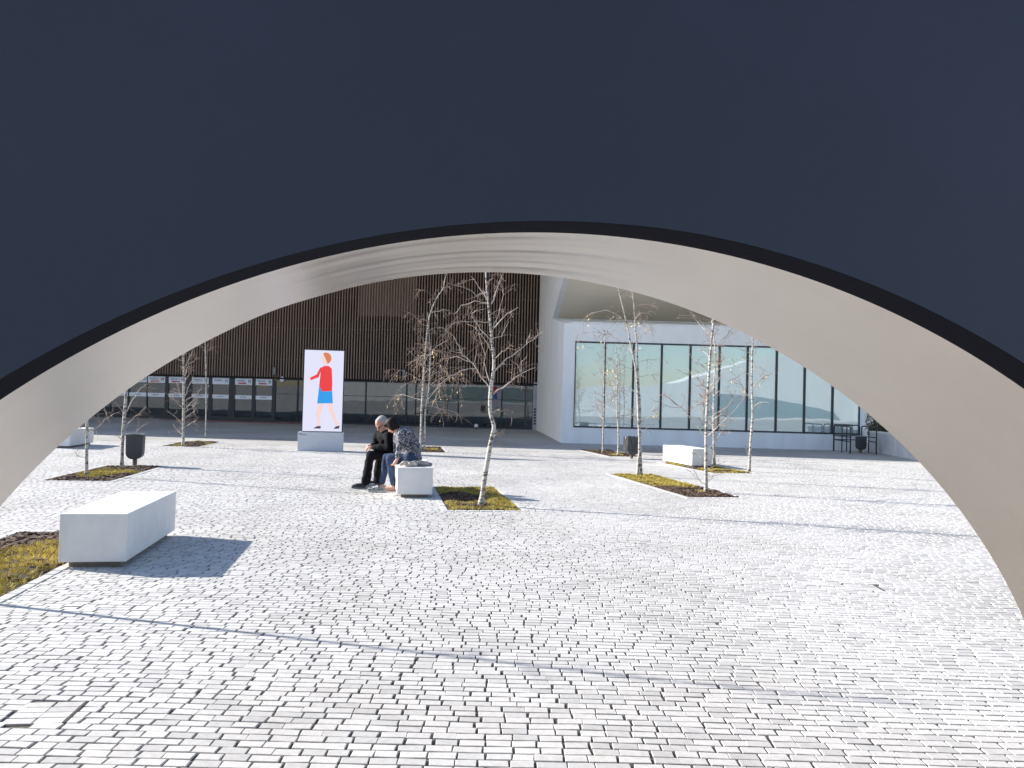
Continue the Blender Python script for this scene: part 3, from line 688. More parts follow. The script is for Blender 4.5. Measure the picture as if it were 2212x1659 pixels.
L1 = [([c3(*p) for p in q], r) for q, r in (
    (((690, 820), (640, 740), (575, 650), (510, 585), (450, 465)), .014), (((545, 620), (500, 580), (430, 562)), .009),
    (((705, 845), (800, 780), (880, 712), (985, 670)), .015), (((885, 710), (920, 740)), .008), (((890, 705), (868, 650), (820, 620)), .006),
    (((714, 690), (780, 630), (850, 580), (930, 515), (1040, 432)), .015), (((920, 520), (948, 455)), .007), (((890, 690), (895, 630), (925, 605)), .006),
    (((700, 500), (640, 440), (590, 370), (565, 335), (590, 302), (655, 290)), .010), (((705, 420), (770, 345), (870, 280)), .010),
    (((678, 245), (630, 170), (560, 75)), .013), (((690, 260), (735, 150), (772, 60)), .012), (((706, 410), (745, 320), (770, 200), (762, 120)), .009),
    (((690, 800), (662, 700), (655, 600), (610, 430), (570, 400)), .009), (((600, 672), (520, 690), (430, 730), (350, 790), (310, 850)), .009), (((560, 640), (470, 600), (400, 610)), .007),
    (((700, 560), (660, 500), (600, 420), (555, 440)), .007), (((712, 620), (770, 560), (810, 545)), .006), (((700, 480), (760, 470), (810, 370)), .007),
    (((665, 180), (600, 200), (520, 150), (430, 135)), .008), (((670, 250), (590, 240), (500, 270), (450, 330)), .007), (((690, 380), (560, 370), (460, 370), (400, 430)), .007),
    (((708, 962), (752, 938)), .006), (((690, 1150), (720, 1110), (775, 1095)), .009), (((712, 1090), (735, 1075)), .008))]
birch('tall crooked white birch in the grass bed right of the seated couple', [(T1, .043, .008)], None, 21, L1, auto=4, zmin=2.7, lmax=.6, twr=.0026, up=.9, twigs=5)
T2a = [c3(*p) for p in ((238, 1215), (240, 1080), (243, 960), (252, 800), (262, 640), (280, 440), (300, 320), (345, 215), (380, 165))]
T2b = [c3(*p) for p in ((262, 1222), (264, 1080), (268, 950), (290, 820), (296, 700), (300, 560), (290, 430))]
birch('two stemmed birch with hanging yellow leaves behind the seated woman', [(T2a, .036, .010), (T2b, .033, .008)], None, 5, (), auto=15, zmin=1.3, droop=.16, lmax=1.9, twr=.0042, leaves=60, leafz=(.9, 3.2), twigs=5)
r2 = lambda x, y: ((100 + x / 3.456) * .8640625, (860 + y / 3.456) * .8640625)
birch('thinnest birch standing in the front mulch of the left bed', [([r2(*p) for p in ((402, 1140), (402, 1000), (404, 850), (406, 690))], .030, .012)], None, 6, [([r2(*p) for p in ((410, 750), (480, 735), (560, 660), (640, 600))], .012), ([r2(*p) for p in ((395, 790), (370, 740), (340, 725))], .008), ([r2(*p) for p in ((400, 990), (330, 970), (290, 930))], .005), ([r2(*p) for p in ((590, 650), (570, 580), (555, 560))], .007)], auto=7, zmin=1.7, twr=.003)
birch('forked birch directly left of the dark bin', [([r2(*p) for p in ((706, 1050), (710, 900), (722, 700), (738, 500), (742, 400))], .036, .012)], None, 7, [([r2(*p) for p in ((745, 590), (800, 480), (860, 390), (910, 350))], .014), ([r2(*p) for p in ((740, 720), (790, 650), (870, 590), (920, 540))], .011), ([r2(*p) for p in ((720, 590), (680, 540), (655, 500))], .008), ([r2(*p) for p in ((715, 840), (660, 770))], .006), ([r2(*p) for p in ((810, 790), (870, 720), (940, 680))], .007)], auto=9, zmin=1.6, twr=.003)
birch('slim white birch in front of the doors with the signs', [([r2(*p) for p in ((1236, 885), (1238, 700), (1240, 500), (1242, 300), (1240, 110))], .038, .016)], None, 8, [([r2(*p) for p in ((1230, 700), (1180, 630), (1110, 590))], .010), ([r2(*p) for p in ((1245, 570), (1310, 500), (1360, 460))], .012), ([r2(*p) for p in ((1238, 450), (1200, 420), (1180, 330))], .009), ([r2(*p) for p in ((1245, 470), (1290, 350), (1330, 310))], .012), ([r2(*p) for p in ((1245, 200), (1290, 120), (1330, 40))], .012), ([r2(*p) for p in ((1225, 780), (1180, 740), (1150, 690))], .009), ([r2(*p) for p in ((1250, 720), (1300, 690), (1350, 660))], .009)], auto=18, zmin=.7, lmax=1.0, twr=.0045, droop=0.)
birch('thin grey young birch behind the white one at the doors', [([r2(*p) for p in ((1430, 815), (1434, 640), (1436, 400), (1434, 180), (1428, 0))], .022, .014)], None, 9, (), auto=10, zmin=2.8, lmax=1.1, twr=.004)
c4 = lambda x, y: ((1320 + x / 3.318) * .8640625, (660 + y / 3.318) * .8640625)
c5 = lambda x, y: ((1500 + x / 5.53) * .8640625, (1060 + y / 5.53) * .8640625)
T7a = [c5(520, 722), c5(535, 480), c4(932, 1560), c4(922, 1400), c4(912, 1150), c4(905, 950), c4(880, 800), c4(850, 660), c4(820, 500), c4(785, 350), c4(758, 235)]
T7b = [c5(575, 735), c5(560, 480), c5(545, 330), c4(930, 1200), c4(915, 950), c4(905, 700), c4(890, 520), c4(880, 365)]
L7 = [([c4(*p) for p in q], r) for q, r in ((((820, 520), (780, 455), (720, 440), (640, 490)), .012), (((805, 480), (690, 390), (640, 385), (520, 410), (430, 500)), .010), (((770, 640), (680, 590), (540, 560), (420, 580), (380, 610)), .009), (((860, 690), (820, 670), (760, 680)), .008), (((890, 460), (930, 410), (1000, 405), (1060, 450)), .010), (((850, 520), (900, 420), (950, 400)), .008), (((940, 530), (990, 440), (1005, 530)), .006), (((870, 880), (740, 810), (600, 770), (510, 750)), .007), (((910, 1310), (860, 1240), (825, 1160)), .009), (((940, 1310), (1010, 1260), (1070, 1150)), .009), (((930, 1400), (980, 1370), (1030, 1330)), .007), (((925, 940), (1000, 920), (1095, 915)), .006), (((880, 1060), (800, 1000), (740, 940)), .006))]
birch('two stemmed white birch with arching boughs in the yellow mossy bed', [(T7a, .034, .011), (T7b, .032, .008)], None, 10, L7, auto=7, zmin=2.4, droop=.12, lmax=1.1, twr=.0032, leaves=34, leafz=(1.2, 3.6), twigs=4)
T8 = [c5(1465, 945), c5(1465, 600), c5(1465, 300), c4(1478, 1400), c4(1490, 1100), c4(1505, 850), c4(1520, 650), c4(1540, 470)]
birch('straight birch in the dark mulch with fine upright side shoots', [(T8, .034, .013)], None, 11, [([c5(*p) for p in q], r) for q, r in ((((1450, 510), (1370, 430), (1280, 350)), .007), (((1440, 830), (1350, 750), (1270, 590)), .006), (((1480, 560), (1540, 480), (1600, 380)), .006), (((1485, 660), (1540, 600), (1760, 510)), .006), (((1490, 810), (1560, 720), (1740, 665)), .005))], auto=30, zmin=.8, lmax=1.3, twr=.0036, droop=-.04, twigs=4)
birch('small birch just behind the white bench end', [([c5(1585, 570), c5(1575, 350), c5(1572, 130), c4(1540, 1150), c4(1545, 950), c4(1555, 800)], .034, .012)], None, 12, (), auto=15, zmin=.7, lmax=.9, twr=.004, leaves=10, leafz=(1.5, 4), twigs=4)
v5 = lambda x, y: ((1760 + x / 3.77) * .8640625, (760 + y / 3.77) * .8640625)
birch('rightmost birch with a few yellow leaves', [([v5(*p) for p in ((425, 1580), (440, 1300), (458, 1050), (450, 760), (455, 500), (460, 320))], .036, .012)], None, 13, [([v5(*p) for p in ((415, 1420), (390, 1330))], .008)], auto=15, zmin=1.6, lmax=1.3, twr=.0038, leaves=26, leafz=(1.8, 4.2), twigs=3)
birch('white stemmed birch left of the bag lined bin', [([c4(*p) for p in ((745, 1595), (752, 1450), (745, 1300), (735, 1150), (742, 1000), (735, 860))], .030, .010)], None, 14, (), auto=12, zmin=1.2, lmax=.9, twr=.004, leaves=6, leafz=(1, 3), up=.8)
birch('grey slender birch nearest the white corner, in the shade', [([c4(*p) for p in ((618, 1570), (625, 1350), (628, 1100), (632, 850), (635, 680))], .026, .010)], None, 15, (), auto=18, zmin=.9, lmax=1.5, twr=.0042, droop=-.05, twigs=4, up=.85)

# ------------------------------------------------------------------ litter bins
def litter_bin(label, x, y, rz, wd, dp, h, post, bag=False):
    root = thing('litter_bin', label, 'litter bin', (x, y, 0), rz, 'litter bins on posts')
    prof = []; r = .135
    for i in range(7):
        a = math.pi + i / 6 * math.pi / 2; prof.append((-wd / 2 + r + r * math.cos(a), post + r + r * math.sin(a)))
    for i in range(7):
        a = 1.5 * math.pi + i / 6 * math.pi / 2; prof.append((wd / 2 - r + r * math.cos(a), post + r + r * math.sin(a)))
    prof += [(wd / 2 + .008, post + h), (-wd / 2 - .008, post + h)]
    m = MB(); m.prism([(px, -dp / 2, pz) for px, pz in prof], (0, dp, 0)); b = m.build('body', M['bin'], root, bevel=.018)
    MB().tube([(0, 0, -.02), (0, 0, post + .05)], .045, 14).build('post', mat('bin_post', (.12, .08, .07), .6, var=.2), root)
    m = MB()
    for sx in (-1, 1): m.box((sx * wd * .42, 0, post + h + .005), (wd * .2, dp * .98, .028))
    for sy in (-1, 1): m.box((0, sy * dp * .46, post + h + .008), (wd * .62, dp * .07, .02))
    m.build('rim', M['metal'], root, bevel=.006)
    m = MB().box((0, 0, post + h - .002), (wd * .6, dp * .8, .02)); m.build('opening', M['black'], root)
    if bag:
        rng = random.Random(2); m = MB(); n = 28; lv = 5; vs = []
        for j in range(lv):
            for i in range(n):
                a = 2 * math.pi * i / n; cx, cy = math.cos(a), math.sin(a); k = max(abs(cx) / (wd / 2 + .03), abs(cy) / (dp / 2 + .03)); q = 1 / k + rng.uniform(-.012, .018)
                vs.append((cx * q, cy * q, post + h + .03 - j * (h * .8) / (lv - 1) + rng.uniform(-.02, .02)))
        m.add(vs, [(j * n + i, j * n + (i + 1) % n, (j + 1) * n + (i + 1) % n, (j + 1) * n + i) for j in range(lv - 1) for i in range(n)])
        m.build('bin_bag', mat('bin_bag', (.03, .032, .036), .35, var=.3, bump=.6, bscale=12), root, False)
    return root
litter_bin('dark grey litter bin with rounded bottom standing behind the left bed', -7.98, 16.4, rad(14), .33, .25, .53, .14)
litter_bin('litter bin wrapped in a crumpled black bag beside the mossy bed', 3.55, 22.5, rad(15), .34, .27, .50, .11, True)
litter_bin('black bin standing among the dark railings', 13.02, 28.6, rad(5), .31, .25, .50, .12)

# railings by the right wall
def hoop(label, pts, top=.98):
    a, b = Vector(pts[0]), Vector(pts[1])
    root = thing('railing', label, 'railing', (a.x, a.y, 0), 0, 'dark tubular railings'); d = b - a
    u = lambda t, z: (d.x * t, d.y * t, z); r = .024
    m = MB(); m.tube([u(0, -.02), u(0, top - .08), u(.02, top - .02), u(.08, top), u(.92, top), u(.98, top - .02), u(1, top - .08), u(1, -.02)], r, 8); m.build('frame', M['rail'], root, True)
    MB().tube([u(.5, 0), u(.5, top - .01)], r * .9, 8).build('post', M['rail'], root, True)
    for z in (.44, .60): MB().tube([u(.02, z), u(.98, z)], r * .75, 8).build('crossbar', M['rail'], root, True)
hoop('dark tubular railing nearest the window, left of the bin', [(12.33, 29.35, 0), (12.25, 27.75, 0)])
hoop('dark tubular railing right of the bin against the low wall', [(13.45, 29.5, 0), (13.26, 27.9, 0)])
hoop('dark tubular railing joining behind the bin', [(12.36, 29.45, 0), (13.42, 29.6, 0)], 1.0)

# ------------------------------------------------------------------ illuminated display on its plinth
sg = thing('display_sign', 'tall backlit white display with a walking figure in red and blue, on a grey plinth', 'display sign', (-5.45, 22.1, 0), rad(9))
k_ = 1 / (2 ** EXPO)
MB().box((0, .12, .27), (1.26, .36, .54)).build('plinth', M['sign_grey'], sg, bevel=.006)
pl = [o for o in sg.children][-1] if sg.children else None
MB().box((.03, .12, 1.73), (1.14, .14, 2.38)).build('housing', M['frame'], sg, bevel=.004)
glow = emit('screen_white', (.80, .80, 1.0), .93 * k_)
for sgn, rot in ((-1, 0), (1, 1)):
    y = .12 + sgn * .0725
    scr = MB().box((.03, y, 1.73), (1.10, .008, 2.33)).build('screen', glow, sg)
    def flat(poly, c, dz, nm):
        q = [(.03 + (px if sgn < 0 else -px), y + sgn * (.004 + dz), 1.73 + pz * .97) for px, pz in poly]
        if sgn > 0: q = q[::-1]
        m = MB(); m.prism(q, (0, sgn * .003, 0)); o = m.build(nm, c, None); o.parent = scr; return o
    def oval(cx, cz, rx, rz, n=28): return [(cx + rx * math.cos(2 * math.pi * i / n), cz + rz * math.sin(2 * math.pi * i / n)) for i in range(n)]
    E_ = {n: emit('screen_' + n, c, .95 * k_) for n, c in dict(red=(.85, .03, .03), blue=(.01, .33, .85), skin=(.95, .68, .66), hair=(.72, .20, .06), dark=(.02, .02, .04)).items()}
    # a plain walking pictogram: simple flat shapes
    flat([(.08, -.30), (.22, -.68), (.40, -1.06), (.47, -1.04), (.34, -.66), (.24, -.30)], E_['skin'], .0005, 'figure_leg'); flat([(-.08, -.30), (-.20, -.66), (-.12, -1.06), (-.05, -1.06), (-.06, -.66), (.07, -.30)], E_['skin'], .0045, 'figure_leg')
    flat([(.38, -1.05), (.50, -1.02), (.47, -1.11), (.32, -1.12)], E_['dark'], .0085, 'figure_shoe'); flat([(-.14, -1.05), (-.04, -1.05), (-.04, -1.12), (-.25, -1.12)], E_['dark'], .0085, 'figure_shoe')
    flat([(-.12, .12), (.24, .12), (.28, -.36), (-.16, -.38)], E_['blue'], .0085, 'figure_skirt')
    flat([(.02, .68), (.12, .68), (.12, .86), (.0, .86)], E_['skin'], .0005, 'figure_neck')
    flat([(-.08, .68), (.0, .74), (.14, .74), (.22, .66), (.25, .2), (.24, .0), (-.04, -.02), (-.12, .14)], E_['red'], .0125, 'figure_jacket')
    flat([(-.06, .66), (-.14, .40), (-.36, .30), (-.38, .38), (-.20, .48), (-.10, .70)], E_['red'], .0165, 'figure_sleeve')
    flat(oval(-.40, .36, .045, .045), E_['skin'], .0165, 'figure_hand')
    flat(oval(.05, .96, .13, .155), E_['skin'], .0045, 'figure_head')
    flat([(.05 + .15 * math.cos(a), .97 + .17 * math.sin(a)) for a in [rad(125 - 8.5 * i) for i in range(24)]], E_['hair'], .0085, 'figure_hair')
cap = MB()
for j, n in enumerate((5, 11)):
    for i in range(n): cap.box((-.60 + .02 * i, -.0615, .50 - .03 * j), (.014, .003, .014))
cap.build('caption', M['ink'], sg)

# young birch in the near left bed, just out of the picture: its shadow crosses the setts
def pxof(p):
    v = Vector(p) - Vector((0, 0, CAM_H)); k = v.dot(Fv); return (PW / 2 + FPX * v.dot(Rv) / k, PH / 2 - FPX * v.dot(Uv) / k)
birch('thin birch in the nearest left bed whose trunk shadow crosses the setts', [([pxof((-4.46 + .02 * math.sin(2 * z), 5.86, z)) for z in (0, .6, 1.2, 1.8, 2.4)], (.025), .011)], 5.86, 31, (), auto=9, zmin=1.9, lmax=.55, twr=.0025, twigs=4, up=.80)

# ------------------------------------------------------------------ the seated couple
c7 = lambda x, y, Y: at((860 + x / 6.38) * .8640625, (1010 + y / 6.38) * .8640625, Y)
skin = mat('skin', (.55, .30, .22), .55, var=.06, vscale=12); skin2 = mat('skin_tan', (.48, .25, .18), .55, var=.06, vscale=12)
blackc = mat('black_cloth', (.006, .006, .007), .9, spec=.15, var=.3, vscale=6, bump=.4, bscale=18)
trous = mat('black_trousers', (.008, .008, .010), .9, spec=.15, var=.3, vscale=6, bump=.5, bscale=14)
denim = mat('denim', (.055, .085, .15), .85, spec=.2, col2=(.025, .035, .075), vscale=7, bump=.4, bscale=20)
hairw = mat('white_hair', (.42, .405, .39), .85, col2=(.2, .19, .18), vscale=38, bump=.5, bscale=50, stretch=(1, 1, 3))
hairb = mat('brown_hair', (.016, .008, .006), .6, spec=.2, col2=(.006, .004, .003), vscale=25, bump=.5, bscale=60, stretch=(1, 1, 3))
shoeb = mat('black_shoe', (.012, .012, .014), .5, var=.2)
def blouse_mat():
    m = mat('patterned_blouse', (.5, .5, .52), .85, bump=.3, bscale=16); t = m.node_tree; b = t.nodes['Principled BSDF']
    tc = t.nodes.new('ShaderNodeTexCoord'); n = t.nodes.new('ShaderNodeTexNoise'); n.inputs['Scale'].default_value = 30; n.inputs['Detail'].default_value = 2; n.inputs['Distortion'].default_value = 1.6
    r = t.nodes.new('ShaderNodeValToRGB'); r.color_ramp.interpolation = 'CONSTANT'
    r.color_ramp.elements[0].color = (.020, .020, .032, 1); r.color_ramp.elements[1].position = .52; r.color_ramp.elements[1].color = (.30, .30, .32, 1)
    t.links.new(tc.outputs['Object'], n.inputs['Vector']); t.links.new(n.outputs['Fac'], r.inputs[0]); t.links.new(r.outputs[0], b.inputs['Base Color']); return m
fwd = Vector((-.985, -.17, 0)); side = Vector((-.17, .985, 0))
def rot_head(yaw_dir, down):                          # x of the head = where the face looks
    f = (yaw_dir.normalized() * math.cos(down) + Vector((0, 0, -math.sin(down)))); u = Vector((0, 0, 1)); r = f.cross(u).normalized(); u = r.cross(f)
    return Matrix((f, -r, u)).transposed()
def head(mb, c, R, k=1.):
    c = Vector(c)
    mb.ell(c + R @ Vector((-.010, 0, .03)) * k, (.098 * k, .076 * k, .092 * k), R, 20, 14)        # skull
    mb.ell(c + R @ Vector((.025, 0, -.045)) * k, (.066 * k, .058 * k, .075 * k), R, 18, 12)      # face and jaw
    mb.ell(c + R @ Vector((.055, 0, -.098)) * k, (.026 * k, .026 * k, .022 * k), R, 12, 8)       # chin
    mb.tube([c + R @ Vector((.082, 0, .012)) * k, c + R @ Vector((.108, 0, -.032)) * k, c + R @ Vector((.088, 0, -.045)) * k], [.010 * k, .016 * k, .012 * k], 10)  # nose
    mb.ell(c + R @ Vector((.084, 0, -.066)) * k, (.012 * k, .026 * k, .008 * k), R, 10, 6); mb.ell(c + R @ Vector((.081, 0, -.078)) * k, (.012 * k, .022 * k, .008 * k), R, 10, 6)
    for sy in (-1, 1):
        mb.ell(c + R @ Vector((-.012, sy * .078, -.012)) * k, (.020 * k, .010 * k, .034 * k), R, 10, 8)
        mb.ell(c + R @ Vector((.078, sy * .034, .022)) * k, (.014 * k, .024 * k, .009 * k), R, 10, 6)  # brow
def hand(mb, wrist, d, up, curl=.5, k=1.):            # palm, four bent fingers and a thumb
    d = Vector(d).normalized(); up = Vector(up); up = (up - d * up.dot(d)).normalized(); s = d.cross(up)
    P = Vector(wrist); mb.chain([P, P + d * .045 * k, P + d * .085 * k], [.026 * k, .034 * k, .032 * k])
    mb.ell(P + d * .055 * k, (.044 * k, .036 * k, .018 * k), Matrix((d, s, up)).transposed(), 12, 8)
    for i, (o, L) in enumerate(((-.030, .066), (-.010, .076), (.010, .072), (.029, .055))):
        b = P + d * .088 * k + s * o * k; d1 = (d * math.cos(curl) - up * math.sin(curl)); d2 = (d * math.cos(curl * 2.2) - up * math.sin(curl * 2.2)); d3 = (d * math.cos(curl * 3) - up * math.sin(curl * 3))
        p1 = b + d1 * L * .45 * k; p2 = p1 + d2 * L * .33 * k; p3 = p2 + d3 * L * .25 * k; mb.chain([b, p1, p2, p3], [.0105 * k, .0098 * k, .009 * k, .008 * k], 8)
    t0 = P + d * .03 * k - s * .03 * k; t1 = t0 + (d * .6 - s * .7 - up * .25) * .036 * k; t2 = t1 + (d * .95 - s * .1 - up * .35) * .03 * k; mb.chain([t0, t1, t2], [.014 * k, .012 * k, .010 * k], 8)
def foot(mb, heel, d, L=.245, k=1., h=.06):
    d = Vector((d[0], d[1], 0)).normalized(); H = Vector(heel)
    mb.chain([H + Vector((0, 0, .045)), H + d * L * .35 + Vector((0, 0, .045)), H + d * L * .68 + Vector((0, 0, .034)), H + d * L * .86 + Vector((0, 0, .026))], [.043 * k, .042 * k, .043 * k, .030 * k])
    return d

# man
man = thing('person', 'man with white hair in black jacket and trousers leaning forward with clasped hands', 'person', (-1.72, 13.55, 0), 0, 'couple on the bench')
inv_m = Matrix.Translation(-Vector(man.location))
def mp_(o): o.parent = man; o.matrix_parent_inverse = inv_m; return o
pel = c7(880, 815, 13.60); pel.z = .585; spine = c7(800, 690, 13.56); chest = c7(690, 560, 13.52); neck = c7(640, 465, 13.50); hd = c7(598, 325, 13.47)
shn, shf = c7(715, 515, 13.32), c7(545, 500, 13.72); eln, elf = c7(720, 690, 13.26), c7(500, 650, 13.72)
hn = c7(455, 690, 13.40); hf = c7(450, 670, 13.58)
knn, anf = c7(425, 815, 13.36), None; ann = c7(345, 1255, 13.36); knf = c7(575, 815, 13.74); anf = c7(530, 1235, 13.78)
hipn, hipf = pel + Vector((0, -.1, 0)), pel + Vector((0, .1, 0)); ann.z = .10; anf.z = .10
Rm = rot_head(Vector((-.80, -.60, 0)), rad(42))
b = MB(); head(b, hd, Rm, 1.08); b.chain([hd + Rm @ Vector((-.03, 0, -.05)), neck, chest], [.055, .058, .07]); b.chain([chest, spine, pel], [.12, .12, .125])
b.chain([shn, eln, hn], [.055, .042, .028]); b.chain([shf, elf, hf], [.055, .042, .028]); b.chain([chest, shn], [.08, .055]); b.chain([chest, shf], [.08, .055])
b.chain([hipn, knn, ann], [.085, .055, .036]); b.chain([hipf, knf, anf], [.085, .055, .036])
hd_dir = (c7(330, 715, 13.42) - hn); hand(b, hn, hd_dir, Vector((0, -.6, 1)), .55); hand(b, hf, c7(330, 690, 13.46) - hf, Vector((0, .2, 1)), .6)
foot(b, ann - Vector((0, 0, .10)) - fwd * .06, fwd); foot(b, anf - Vector((0, 0, .10)) - fwd * .06, fwd)
mp_(b.blob('body', skin2, None, .010, 3))
j = MB(); j.chain([neck + (chest - neck) * .22, chest, spine, pel + Vector((0, 0, .05))], [.085, .165, .17, .165]); j.chain([chest + Vector((0, -.02, .02)), shn], [.12, .085]); j.chain([chest + Vector((0, .02, .02)), shf], [.12, .085])
j.chain([shn, eln, hn - (hn - eln).normalized() * .02], [.085, .068, .050]); j.chain([shf, elf, hf - (hf - elf).normalized() * .02], [.085, .068, .050])
mp_(folds(j.blob('jacket', blackc, None, .014, 4), 0.04))
t = MB(); t.chain([pel + Vector((.05, -.05, .0)), pel + Vector((.05, .08, 0))], [.125, .125]); t.chain([hipn, knn, knn.lerp(ann, .5), ann + Vector((0, 0, .02))], [.105, .082, .075, .078]); t.chain([hipf, knf, knf.lerp(anf, .5), anf + Vector((0, 0, .02))], [.105, .082, .075, .078])
mp_(folds(t.blob('trousers', trous, None, .014, 4), 0.035))
for a in (ann, anf):
    s_ = MB(); H = a - Vector((0, 0, .10)) - fwd * .055; s_.chain([H + Vector((0, 0, .05)), H + fwd * .1 + Vector((0, 0, .055)), H + fwd * .2 + Vector((0, 0, .046)), H + fwd * .265 + Vector((0, 0, .036))], [.048, .05, .05, .036]); s_.chain([a + Vector((0, 0, .02)), a - Vector((0, 0, .05))], [.05, .05])
    mp_(s_.blob('shoe', shoeb, None, .011, 3))
    so_ = MB(); pts = []
    for q in range(24):
        an = 2 * math.pi * q / 24; uu = math.cos(an); vv = math.sin(an); p = H + fwd * (.10 + .20 * uu) + side * vv * (.046 if uu < 0 else .05); p.z = .004; pts.append(p)
    so_.prism(pts, (0, 0, .022)); mp_(so_.build('sole', mat('grey_sole', (.22, .22, .22), .7, var=.1), None))
h = MB(); h.ell(hd + Rm @ Vector((-.048, 0, .048)), (.096, .089, .088), Rm, 22, 14); h.ell(hd + Rm @ Vector((-.060, 0, -.025)), (.062, .082, .088), Rm, 18, 12); h.ell(hd + Rm @ Vector((-.002, 0, .104)), (.055, .064, .026), Rm, 16, 10)
mp_(h.blob('hair', hairw, None, .009, 2))
g_ = MB()
for sy in (-1, 1): g_.ell(hd + Rm @ Vector((.088, sy * .036, .002)), (.008, .030, .022), Rm, 14, 8); g_.tube([hd + Rm @ Vector((.080, sy * .066, .008)), hd + Rm @ Vector((-.01, sy * .083, .01))], .004, 6)
g_.tube([hd + Rm @ Vector((.096, -.012, .006)), hd + Rm @ Vector((.096, .012, .006))], .004, 6)
mp_(g_.build('sunglasses', shoeb, None, True))

# woman
wo = thing('person', 'barefoot woman with a dark bob in a speckled blouse and jeans leaning on the man', 'person', (-1.70, 13.05, 0), 0, 'couple on the bench')
inv_w = Matrix.Translation(-Vector(wo.location))
def wp_(o): o.parent = wo; o.matrix_parent_inverse = inv_w; return o
pel = c7(1065, 830, 13.05); pel.z = .575; spine = c7(1060, 660, 13.04); chest = c7(975, 500, 13.02); neck = c7(865, 400, 13.02); hd = c7(765, 350, 13.03)
shn, shf = c7(915, 475, 12.87), c7(850, 490, 13.2); eln, elf = c7(880, 690, 12.83), c7(830, 660, 13.24); hn = c7(850, 885, 12.82); hf = c7(835, 800, 13.24)
hipn, hipf = pel + Vector((0, -.09, 0)), pel + Vector((0, .09, 0)); knn = c7(735, 865, 12.98); knf = c7(680, 855, 13.22); ann = c7(785, 1265, 13.10); anf = c7(610, 1245, 13.30); ann.z = .085; anf.z = .085
Rw = rot_head(Vector((-.93, .18, 0)), rad(48))
b = MB(); head(b, hd, Rw, .97); b.chain([hd + Rw @ Vector((-.035, 0, -.05)), neck, chest], [.048, .050, .06]); b.chain([chest, spine, pel], [.10, .10, .12])
b.chain([shn, eln, hn], [.042, .035, .024]); b.chain([shf, elf, hf], [.042, .035, .024]); b.chain([chest, shn], [.06, .042]); b.chain([chest, shf], [.06, .042])
b.chain([hipn, knn, ann], [.08, .052, .032]); b.chain([hipf, knf, anf], [.08, .052, .032])
hand(b, hn, c7(800, 960, 12.80) - hn, -fwd + Vector((0, -.3, .2)), .35, .92); hand(b, hf, c7(790, 880, 13.24) - hf, Vector((0, 0, 1)), .4, .92)
fd1 = (c7(625, 1345, 13.1) - ann); foot(b, Vector((ann.x + .03, ann.y, 0)), fd1, .23, .9); foot(b, Vector((anf.x + .03, anf.y, 0)), fd1, .23, .9)
wp_(b.blob('body', skin, None, .010, 3))
M['blouse'] = blouse_mat()
j = MB(); j.chain([neck + (chest - neck) * .30, chest, spine, pel + Vector((.02, 0, .03))], [.075, .150, .165, .175]); j.chain([chest, shn], [.11, .072]); j.chain([chest, shf], [.11, .072]); j.chain([chest + fwd * .04 - Vector((0, 0, .08)), spine + fwd * .03], [.13, .14])
j.chain([shn, eln, hn + (eln - hn).normalized() * .05], [.072, .058, .046]); j.chain([shf, elf, hf + (elf - hf).normalized() * .05], [.072, .058, .046])
wp_(folds(j.blob('blouse', M['blouse'], None, .013, 4), 0.035))
t = MB(); t.chain([hipn, hipf], [.13, .13]); t.chain([hipn, knn, knn.lerp(ann, .45), ann + Vector((0, 0, .05))], [.10, .075, .062, .052]); t.chain([hipf, knf, knf.lerp(anf, .45), anf + Vector((0, 0, .05))], [.10, .075, .062, .052])
wp_(folds(t.blob('jeans', denim, None, .013, 4), 0.022))
h = MB(); h.ell(hd + Rw @ Vector((-.025, 0, .048)), (.110, .096, .092), Rw, 22, 14); h.ell(hd + Rw @ Vector((-.055, 0, -.03)), (.072, .094, .10), Rw, 20, 12); h.ell(hd + Rw @ Vector((.045, 0, .085)), (.058, .078, .04), Rw, 16, 10)
for sy in (-1, 1): h.ell(hd + Rw @ Vector((.0, sy * .078, -.02)), (.048, .026, .085), Rw, 16, 10)
wp_(h.blob('hair', hairb, None, .010, 3))
e_ = MB()
for sy in (-1, 1): e_.ell(hd + Rw @ Vector((.080, sy * .033, .003)), (.008, .014, .006), Rw, 10, 6)
wp_(e_.build('eyes', shoeb, None, True))

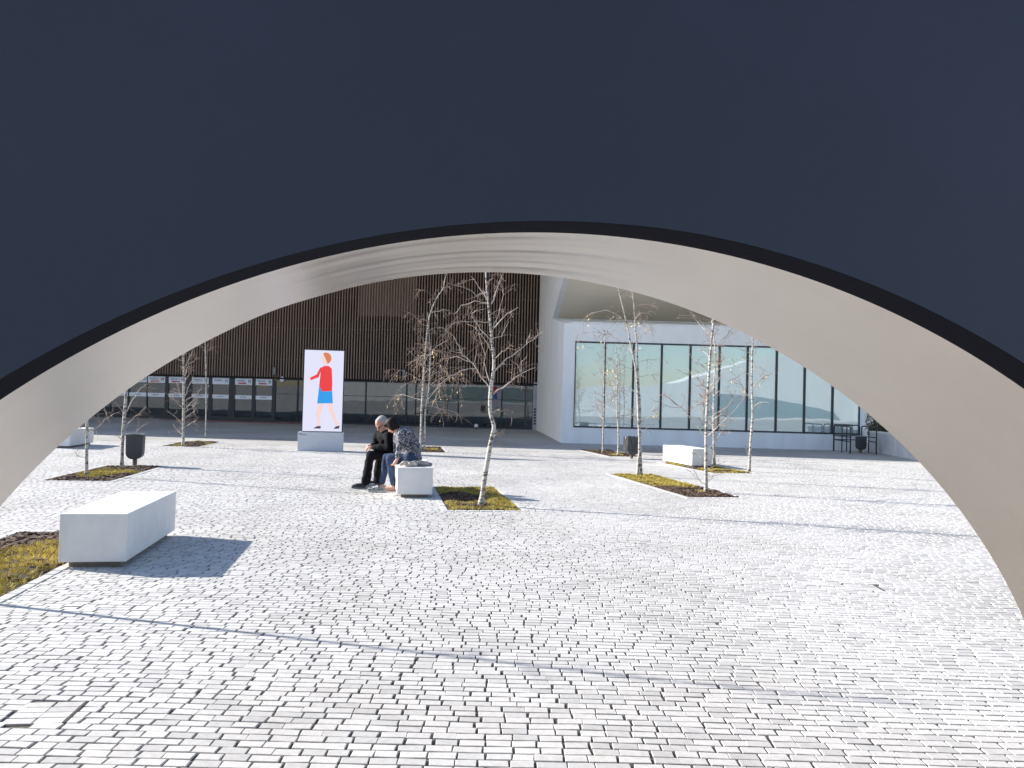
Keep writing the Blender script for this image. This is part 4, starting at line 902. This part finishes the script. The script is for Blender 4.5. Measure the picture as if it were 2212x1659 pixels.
# her sneakers, a scarf and a bag
def sneaker(label, p, d):
    d = Vector((d[0], d[1], 0)).normalized(); s = Vector((-d.y, d.x, 0)); root = thing('sneaker', label, 'shoe', (p[0], p[1], 0), 0, 'pair of sneakers on the paving')
    m = MB(); m.chain([Vector((0, 0, .06)), d * .09 + Vector((0, 0, .06)), d * .18 + Vector((0, 0, .046)), d * .235 + Vector((0, 0, .04))], [.036, .037, .036, .026]); m.blob('upper', mat('grey_knit', (.12, .14, .15), .8, col2=(.42, .42, .41), vscale=30, contrast=(.40, .46)), root, .01, 2)
    q = MB(); pts = []
    for k in range(24):
        an = 2 * math.pi * k / 24; p_ = d * (.095 + .158 * math.cos(an)) + s * math.sin(an) * .040; p_.z = .003; pts.append(p_)
    q.prism(pts, (0, 0, .03)); q.build('sole', mat('shoe_sole', (.38, .38, .37), .7, var=.1), root, bevel=.004)
    m = MB()
    for k in range(3): m.tube([d * (.10 + .03 * k) + s * -.03 + Vector((0, 0, .095 - .006 * k)), d * (.11 + .03 * k) + Vector((0, 0, .108 - .008 * k)), d * (.10 + .03 * k) + s * .03 + Vector((0, 0, .095 - .006 * k))], .005, 6)
    m.build('lace', white, root)
pA = gnd((860 + 625 / 6.38) * .864, (1010 + 1408 / 6.38) * .864); pB = gnd((860 + 545 / 6.38) * .864, (1010 + 1372 / 6.38) * .864)
sneaker('grey and white sneaker standing empty nearest the bare feet', pA, (-.98, -.2)); sneaker('grey and white sneaker standing empty nearer the man\'s shoes', pB, (-.9, .35))
def cloth_pile(name, label, cat, c, size, mt, seed, n=9):
    rng = random.Random(seed); root = None; m = MB()
    for k in range(n):
        a = rng.random() * 6.28; p = Vector((rng.uniform(-1, 1) * size[0] * .4, rng.uniform(-1, 1) * size[1] * .4, size[2] * .35)); d = Vector((math.cos(a), math.sin(a), 0))
        m.chain([p - d * size[0] * .22, p + Vector((0, 0, rng.uniform(0, size[2] * .4))), p + d * size[0] * .22], [size[2] * .3, size[2] * .38, size[2] * .3], 8)
    o = m.blob(name, mt, None, .011, 2); o.location = c; tag(o, label, cat); return o
bt = Vector((-1.785, 12.27, .487)); bu = Vector((math.cos(rad(10)), math.sin(rad(10)), 0)); bv = Vector((-bu.y, bu.x, 0))
cloth_pile('scarf', 'crumpled beige patterned scarf on the bench end beside the woman', 'scarf', bt + bu * .20 + bv * .22, (.26, .22, .085), mat('beige_cloth', (.62, .56, .47), .9, col2=(.33, .27, .22), vscale=18), 3)
bgm = MB(); bgm.chain([Vector((-.15, 0, .035)), Vector((0, .02, .045)), Vector((.15, -.01, .03))], [.034, .045, .026]); bgm.chain([Vector((-.12, .08, .03)), Vector((.1, .08, .03))], [.03, .03]); bgm.chain([Vector((-.1, -.06, .03)), Vector((.1, -.05, .028))], [.03, .026])
o = bgm.blob('bag', mat('grey_bag', (.22, .20, .18), .8, var=.3, vscale=14), None, .011, 3); o.location = bt + bu * .40 + bv * .30; o.rotation_euler = (0, 0, rad(8)); tag(o, 'flat grey brown bag lying on the bench end next to the scarf', 'bag')
